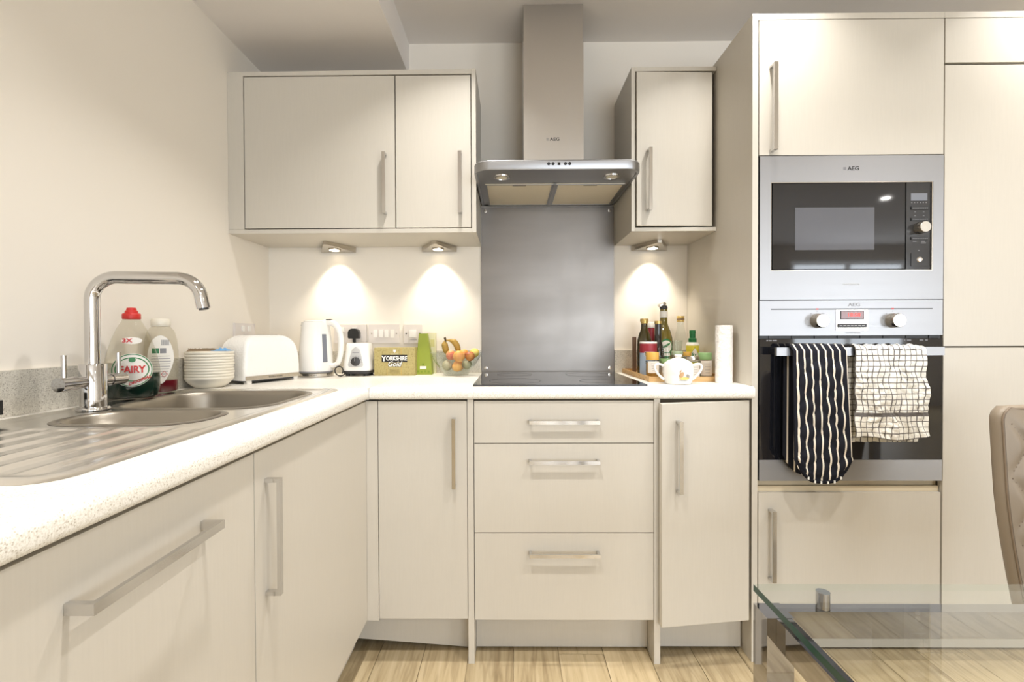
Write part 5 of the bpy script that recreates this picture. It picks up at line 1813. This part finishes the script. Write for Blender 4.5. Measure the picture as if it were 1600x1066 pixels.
    obj('glass', lathe([(0.0, 0.0), (0.0215, 0.0), (0.0238, 0.003), (0.0240, 0.075), (0.0225, 0.084), (0.0238, 0.092), (0.0225, 0.100), (0.0238, 0.108), (0.0225, 0.116), (0.0215, 0.122), (0.0, 0.1225)], c, 32), M['glass'], t, smooth=50)
    obj('band', lathe([(0.0241, 0.055), (0.0243, 0.056), (0.0243, 0.071), (0.0241, 0.072)], c, 32, cap=False), M['pale_green'], t, smooth=40)
    obj('contents', lathe([(0.0, 0.0015), (0.0200, 0.0015), (0.0226, 0.005), (0.0228, 0.040), (0.0, 0.040)], c, 32), M['white'], t, smooth=50)
    jar('herb_jar', 'clear jar with a grey green lid, tallest jar behind the sugar bowl', 0.6430, 1.862, 0.0222, 0.098, 0.015, M['glass'], mat('grey_green_lid', (158, 172, 140), 0.4), None, fill=M['herb'], fillh=0.5)
    o = obj('tea_glass', lathe([(0.0, 0.0), (0.0150, 0.0), (0.0172, 0.002), (0.0205, 0.040), (0.0195, 0.0400), (0.0165, 0.004), (0.0, 0.003)], seg=28), M['glass'], None, smooth=50, local=True)
    o.location = (0.6430, 1.862, z + 0.0985)
    tag(o, 'small clear glass standing on the grey green jar lid', 'glass')
    jar('spice_jar', 'small jar with a tan yellow lid in front of the spray bottle', 0.6890, 1.885, 0.0175, 0.094, 0.015, M['glass'], M['mustard'], None, fill=M['spice'], fillh=0.6)
    jar('storage_jar', 'clear storage jar with a silver lid, behind the right handle of the sugar bowl', 0.6650, 1.770, 0.0282, 0.082, 0.012, M['glass'], M['satin'], M['paper_white'], (0.10, 0.75), M['herb'], 0.7)
    jar('spice_jar', 'spice jar with a light green lid beside the kitchen roll', 0.7430, 1.840, 0.0246, 0.092, 0.026, M['glass'], M['pale_green'], M['paper_white'], (0.08, 0.95), M['herb'], 0.9)
    # ---- sugar bowl
    c = Vector((0.5715, 1.6435, W + 0.0004))
    t = empty('sugar_bowl', c, 'white china sugar bowl with two handles and a lid, in front of the bamboo tray', 'bowl')
    obj('body', lathe([(0.0, 0.0), (0.0400, 0.0), (0.0430, 0.0015), (0.0440, 0.004), (0.0490, 0.020), (0.0510, 0.040), (0.0505, 0.058), (0.0490, 0.067), (0.0470, 0.0675)], c, 48), M['china'], t, smooth=50)
    l = obj('lid', lathe([(0.0475, 0.0678), (0.0470, 0.0700), (0.0360, 0.0790), (0.0200, 0.0860), (0.0110, 0.0880), (0.0095, 0.0905), (0.0120, 0.0935), (0.0128, 0.0975), (0.0100, 0.1000), (0.0, 0.1008)], c, 48), M['china'], t, smooth=50)
    for s in (-1, 1):
        pr = [(0.0475, 0.060), (0.058, 0.0655), (0.068, 0.0680), (0.0765, 0.0655), (0.0805, 0.0580), (0.0790, 0.048), (0.0730, 0.0375), (0.0640, 0.0275), (0.0560, 0.0200), (0.0480, 0.0150)]
        obj('handle', tube([(c.x + s * a, c.y, c.z + b) for a, b in pr], 0.0042, 12, radii=[0.0050, 0.0046, 0.0042, 0.0040, 0.0040, 0.0040, 0.0040, 0.0041, 0.0044, 0.0050]), M['china'], t, smooth=70)
    fr = at_r(0.0512)
    tan, ylw, gry = mat('tan_glaze', (178, 136, 84), 0.3), mat('yellow_glaze', (222, 186, 96), 0.3), mat('grey_glaze', (150, 146, 140), 0.3)
    for (u, w, a, b, m2, tl) in ((-0.006, 0.034, 0.014, 0.020, tan, 0.3), (0.004, 0.022, 0.034, 0.009, ylw, 0.1), (0.016, 0.030, 0.012, 0.012, gry, -0.4), (0.0, 0.0155, 0.030, 0.004, gry, 0.0), (-0.009, 0.046, 0.005, 0.010, tan, 0.5)):
        obj('painted_motif', patch(lambda uu, ww, tt: fr(w)(uu + u + ww * tl, ww, tt), a, b, 0.0005 + 0.0002 * abs(u) * 30, True), m2, t, local=True, smooth=50)
    # ---- kitchen roll
    c = Vector((0.7385, 1.6670, W + 0.0004))
    t = empty('kitchen_roll', c, 'white kitchen roll standing at the right end of the worktop', 'kitchen roll')
    prof = []
    bm = bmesh.new()
    n = 48
    loops = []
    for q in range(0, 15):
        zz = 0.200 * q / 14
        ring = []
        for i in range(n):
            a = 2 * math.pi * i / n
            r = 0.0278 + 0.0005 * math.sin(zz * 160 + a * 2) * math.sin(a * 5 + zz * 70)
            ring.append((c.x + r * math.cos(a), c.y + r * math.sin(a), c.z + zz))
        loops.append(ring)
    inner = [[(c.x + 0.011 * math.cos(2 * math.pi * i / n), c.y + 0.011 * math.sin(2 * math.pi * i / n), c.z + zz) for i in range(n)] for zz in (0.2000, 0.0)]
    loft(loops + inner + [loops[0]], bm)
    obj('paper', bm, M['paper'], t, smooth=50)
    obj('core', lathe([(0.0108, 0.0005), (0.0108, 0.1990), (0.0100, 0.1990), (0.0100, 0.0005), (0.0108, 0.0005)], c, 28, cap=False), M['bronze'], t, smooth=40)
    bm = B((c.x + 0.010, c.x + 0.0115, c.y - 0.0284, c.y - 0.0270, c.z + 0.001, c.z + 0.199))
    obj('loose_edge', bm, M['paper'], t)


def at_r(r):
    return lambda dz: front(r, r, dz)


def build_table_and_chair():
    x0, x1, y0, y1 = 0.327, 1.900, -0.250, 0.647
    zt, zg = 0.742, 0.733
    t = empty('dining_table', (1.1, 0.2, 0), 'glass topped dining table with square chrome legs at lower right', 'table')
    g = bmesh.new()
    box(g, x0, x1, y0, y1, zg, zt)
    for f in g.faces:
        f.material_index = 0 if abs(f.normal.z) > 0.5 else (1 if abs(f.normal.x) > 0.5 else 2)
    g.normal_update()
    for f in g.faces:
        f.material_index = 0 if abs(f.normal.z) > 0.5 else (1 if abs(f.normal.x) > 0.5 else 2)
    obj('glass_top', g, [M['table_glass'], M['edge'], M['edge_clear']], t)
    w = 0.0355
    rt, rh = 0.7105, 0.0365
    lx0, lx1, ly0, ly1 = 0.332, 1.860, -0.24, 0.657
    for x in (lx0, lx1):
        for y in (ly0, ly1 - w):
            obj('leg', B((x, x + w, y, y + w, 0.0003, rt)), M['table_chrome'], t, bev=0.0012)
    a = 0.012
    obj('rail', B((lx0 + w + 0.0003, lx1 - 0.0003, ly1 - 0.0205, ly1 - 0.0015, rt - rh, rt - 0.0003)), M['table_chrome'], t, bev=0.001)
    obj('rail', B((lx0 + w + 0.0003, lx1 - 0.0003, ly0 + 0.0015, ly0 + 0.0205, rt - rh, rt - 0.0003)), M['table_chrome'], t, bev=0.001)
    for x in (lx0 + a, lx1 + a - 0.002):
        obj('rail', B((x, x + 0.0205, ly0 + w + 0.0003, ly1 - w - 0.0003, rt - rh, rt - 0.0003)), M['table_chrome'], t, bev=0.001)
    for x, y in ((0.4200, ly1 - 0.0115), (1.72, ly1 - 0.0115), (0.4200, ly0 + 0.0115), (1.72, ly0 + 0.0115)):
        obj('spacer', lathe([(0.0085, 0.0), (0.0085, zg - rt - 0.0002), (0.0, zg - rt - 0.0002)], (x, y, rt), 24), M['table_chrome'], t, smooth=40)
    # ---- quilted chair beyond the table
    xc = 1.300
    t = empty('dining_chair', (xc, 0.85, 0), 'taupe leather dining chair with a diamond quilted back at the right edge', 'chair')

    def hw(z):
        # half width of the back: rounded shoulders, a little narrower towards the seat
        w = 0.2250 if z > 0.74 else 0.2250 - 0.024 * ((0.74 - z) / 0.24) ** 1.5
        if z > 0.885:
            q = (z - 0.885) / 0.0345
            w -= 0.030 * (1 - math.sqrt(max(0.0, 1 - q * q)))
        return w

    def ymid(z):
        return 1.045 + 0.030 * (z - 0.46) / 0.45

    def surf(u, v):
        z = 0.46 + 0.4565 * v
        x = (u - .5) * 2 * (hw(z) - 0.004)
        e = min(1.0, (1 - abs(u - .5) * 2) * 9, (1 - v) * 10)
        pa, pb = (x + 0.215) / 0.084 + (z - 0.77) / 0.125, (x + 0.215) / 0.084 - (z - 0.77) / 0.125
        da, db = abs(pa - round(pa)), abs(pb - round(pb))
        puffy = (1 - math.exp(-(da / 0.13) ** 1.5)) * (1 - math.exp(-(db / 0.13) ** 1.5))
        curve = 0.030 * ((u - .5) * 2) ** 2
        return (xc + x, ymid(z) - 0.012 - curve * 0.3 - 0.007 * puffy * e - 0.003 * e, z)
    obj('backrest_face', grid(96, 110, surf), M['leather'], t, smooth=80, label='diamond quilted front of the backrest')

    zs = [0.46 + 0.4565 * k / 40 for k in range(41)]
    wt = hw(0.9165)
    outline = [(-hw(z), z, -1.0, 0.0) for z in zs]
    outline += [(wt * (-1 + 2 * q / 24), 0.9165 + 0.0035 * (1 - (-1 + 2 * q / 24) ** 2), 0.0, 1.0) for q in range(1, 24)]
    outline += [(hw(z), z, 1.0, 0.0) for z in reversed(zs)]
    loops = [[(xc + x + nx * o, ymid(z) + dy, z + nz * o) for x, z, nx, nz in outline] for o, dy in ((-0.012, -0.0120), (-0.0040, -0.0165), (-0.0010, -0.0160), (0.0022, -0.0080), (0.0025, 0.0), (0.0, 0.0095), (-0.006, 0.0130))]
    obj('backrest_shell', loft(loops, cap1=True), M['leather'], t, smooth=60)
    pts = [Vector((xc + x - nx * 0.0035, ymid(z) - 0.0180, z - nz * 0.0035)) for x, z, nx, nz in outline]
    obj('piping', tube(pts, 0.0026, 8), M['piping'], t, smooth=70)
    # dashed stitching along the diamonds near the visible edge
    bm = bmesh.new()
    for fam in (1, -1):
        for k in range(-14, 20):
            for s in range(0, 110):
                z = 0.47 + s * 0.0042
                x = (k - fam * (z - 0.77) / 0.125) * 0.084 - 0.215
                if s % 2 or abs(x) > hw(z) - 0.014 or z > 0.905:
                    continue
                u = x / (2 * (hw(z) - 0.004)) + 0.5
                p = Vector(surf(u, (z - 0.46) / 0.4565))
                box(bm, p.x - 0.0010, p.x + 0.0010, p.y - 0.0008, p.y + 0.0006, p.z - 0.0014, p.z + 0.0014)
    obj('stitching', bm, M['piping'], t, kind='stuff')
    loops = [[(a, b, z) for a, b in rrect(xc - 0.205 + i, xc + 0.205 - i, 0.585 + i, 1.040 - i, 0.05, 6)] for z, i in ((0.415, 0.012), (0.420, 0.004), (0.440, 0.0), (0.470, 0.0), (0.482, 0.008), (0.487, 0.03))]
    obj('seat', loft(loops, cap0=True, cap1=True), M['leather'], t, smooth=50)
    for sx in (-1, 1):
        for yy, dy in ((0.640, -0.03), (0.985, 0.06)):
            obj('leg', tube([(xc + sx * 0.165, yy, 0.4148), (xc + sx * 0.195, yy + dy, 0.0004)], 0.011, 14, radii=[0.013, 0.010]), M['table_chrome'], t, smooth=50)


build_room()
build_base_units()
build_worktops()
build_wall_units()
build_hood()
build_tall_units()
build_microwave()
build_oven()
build_cloths()
build_sink()
build_tap()
build_left_items()
build_sockets()
build_middle_items()
build_right_items()
build_table_and_chair()
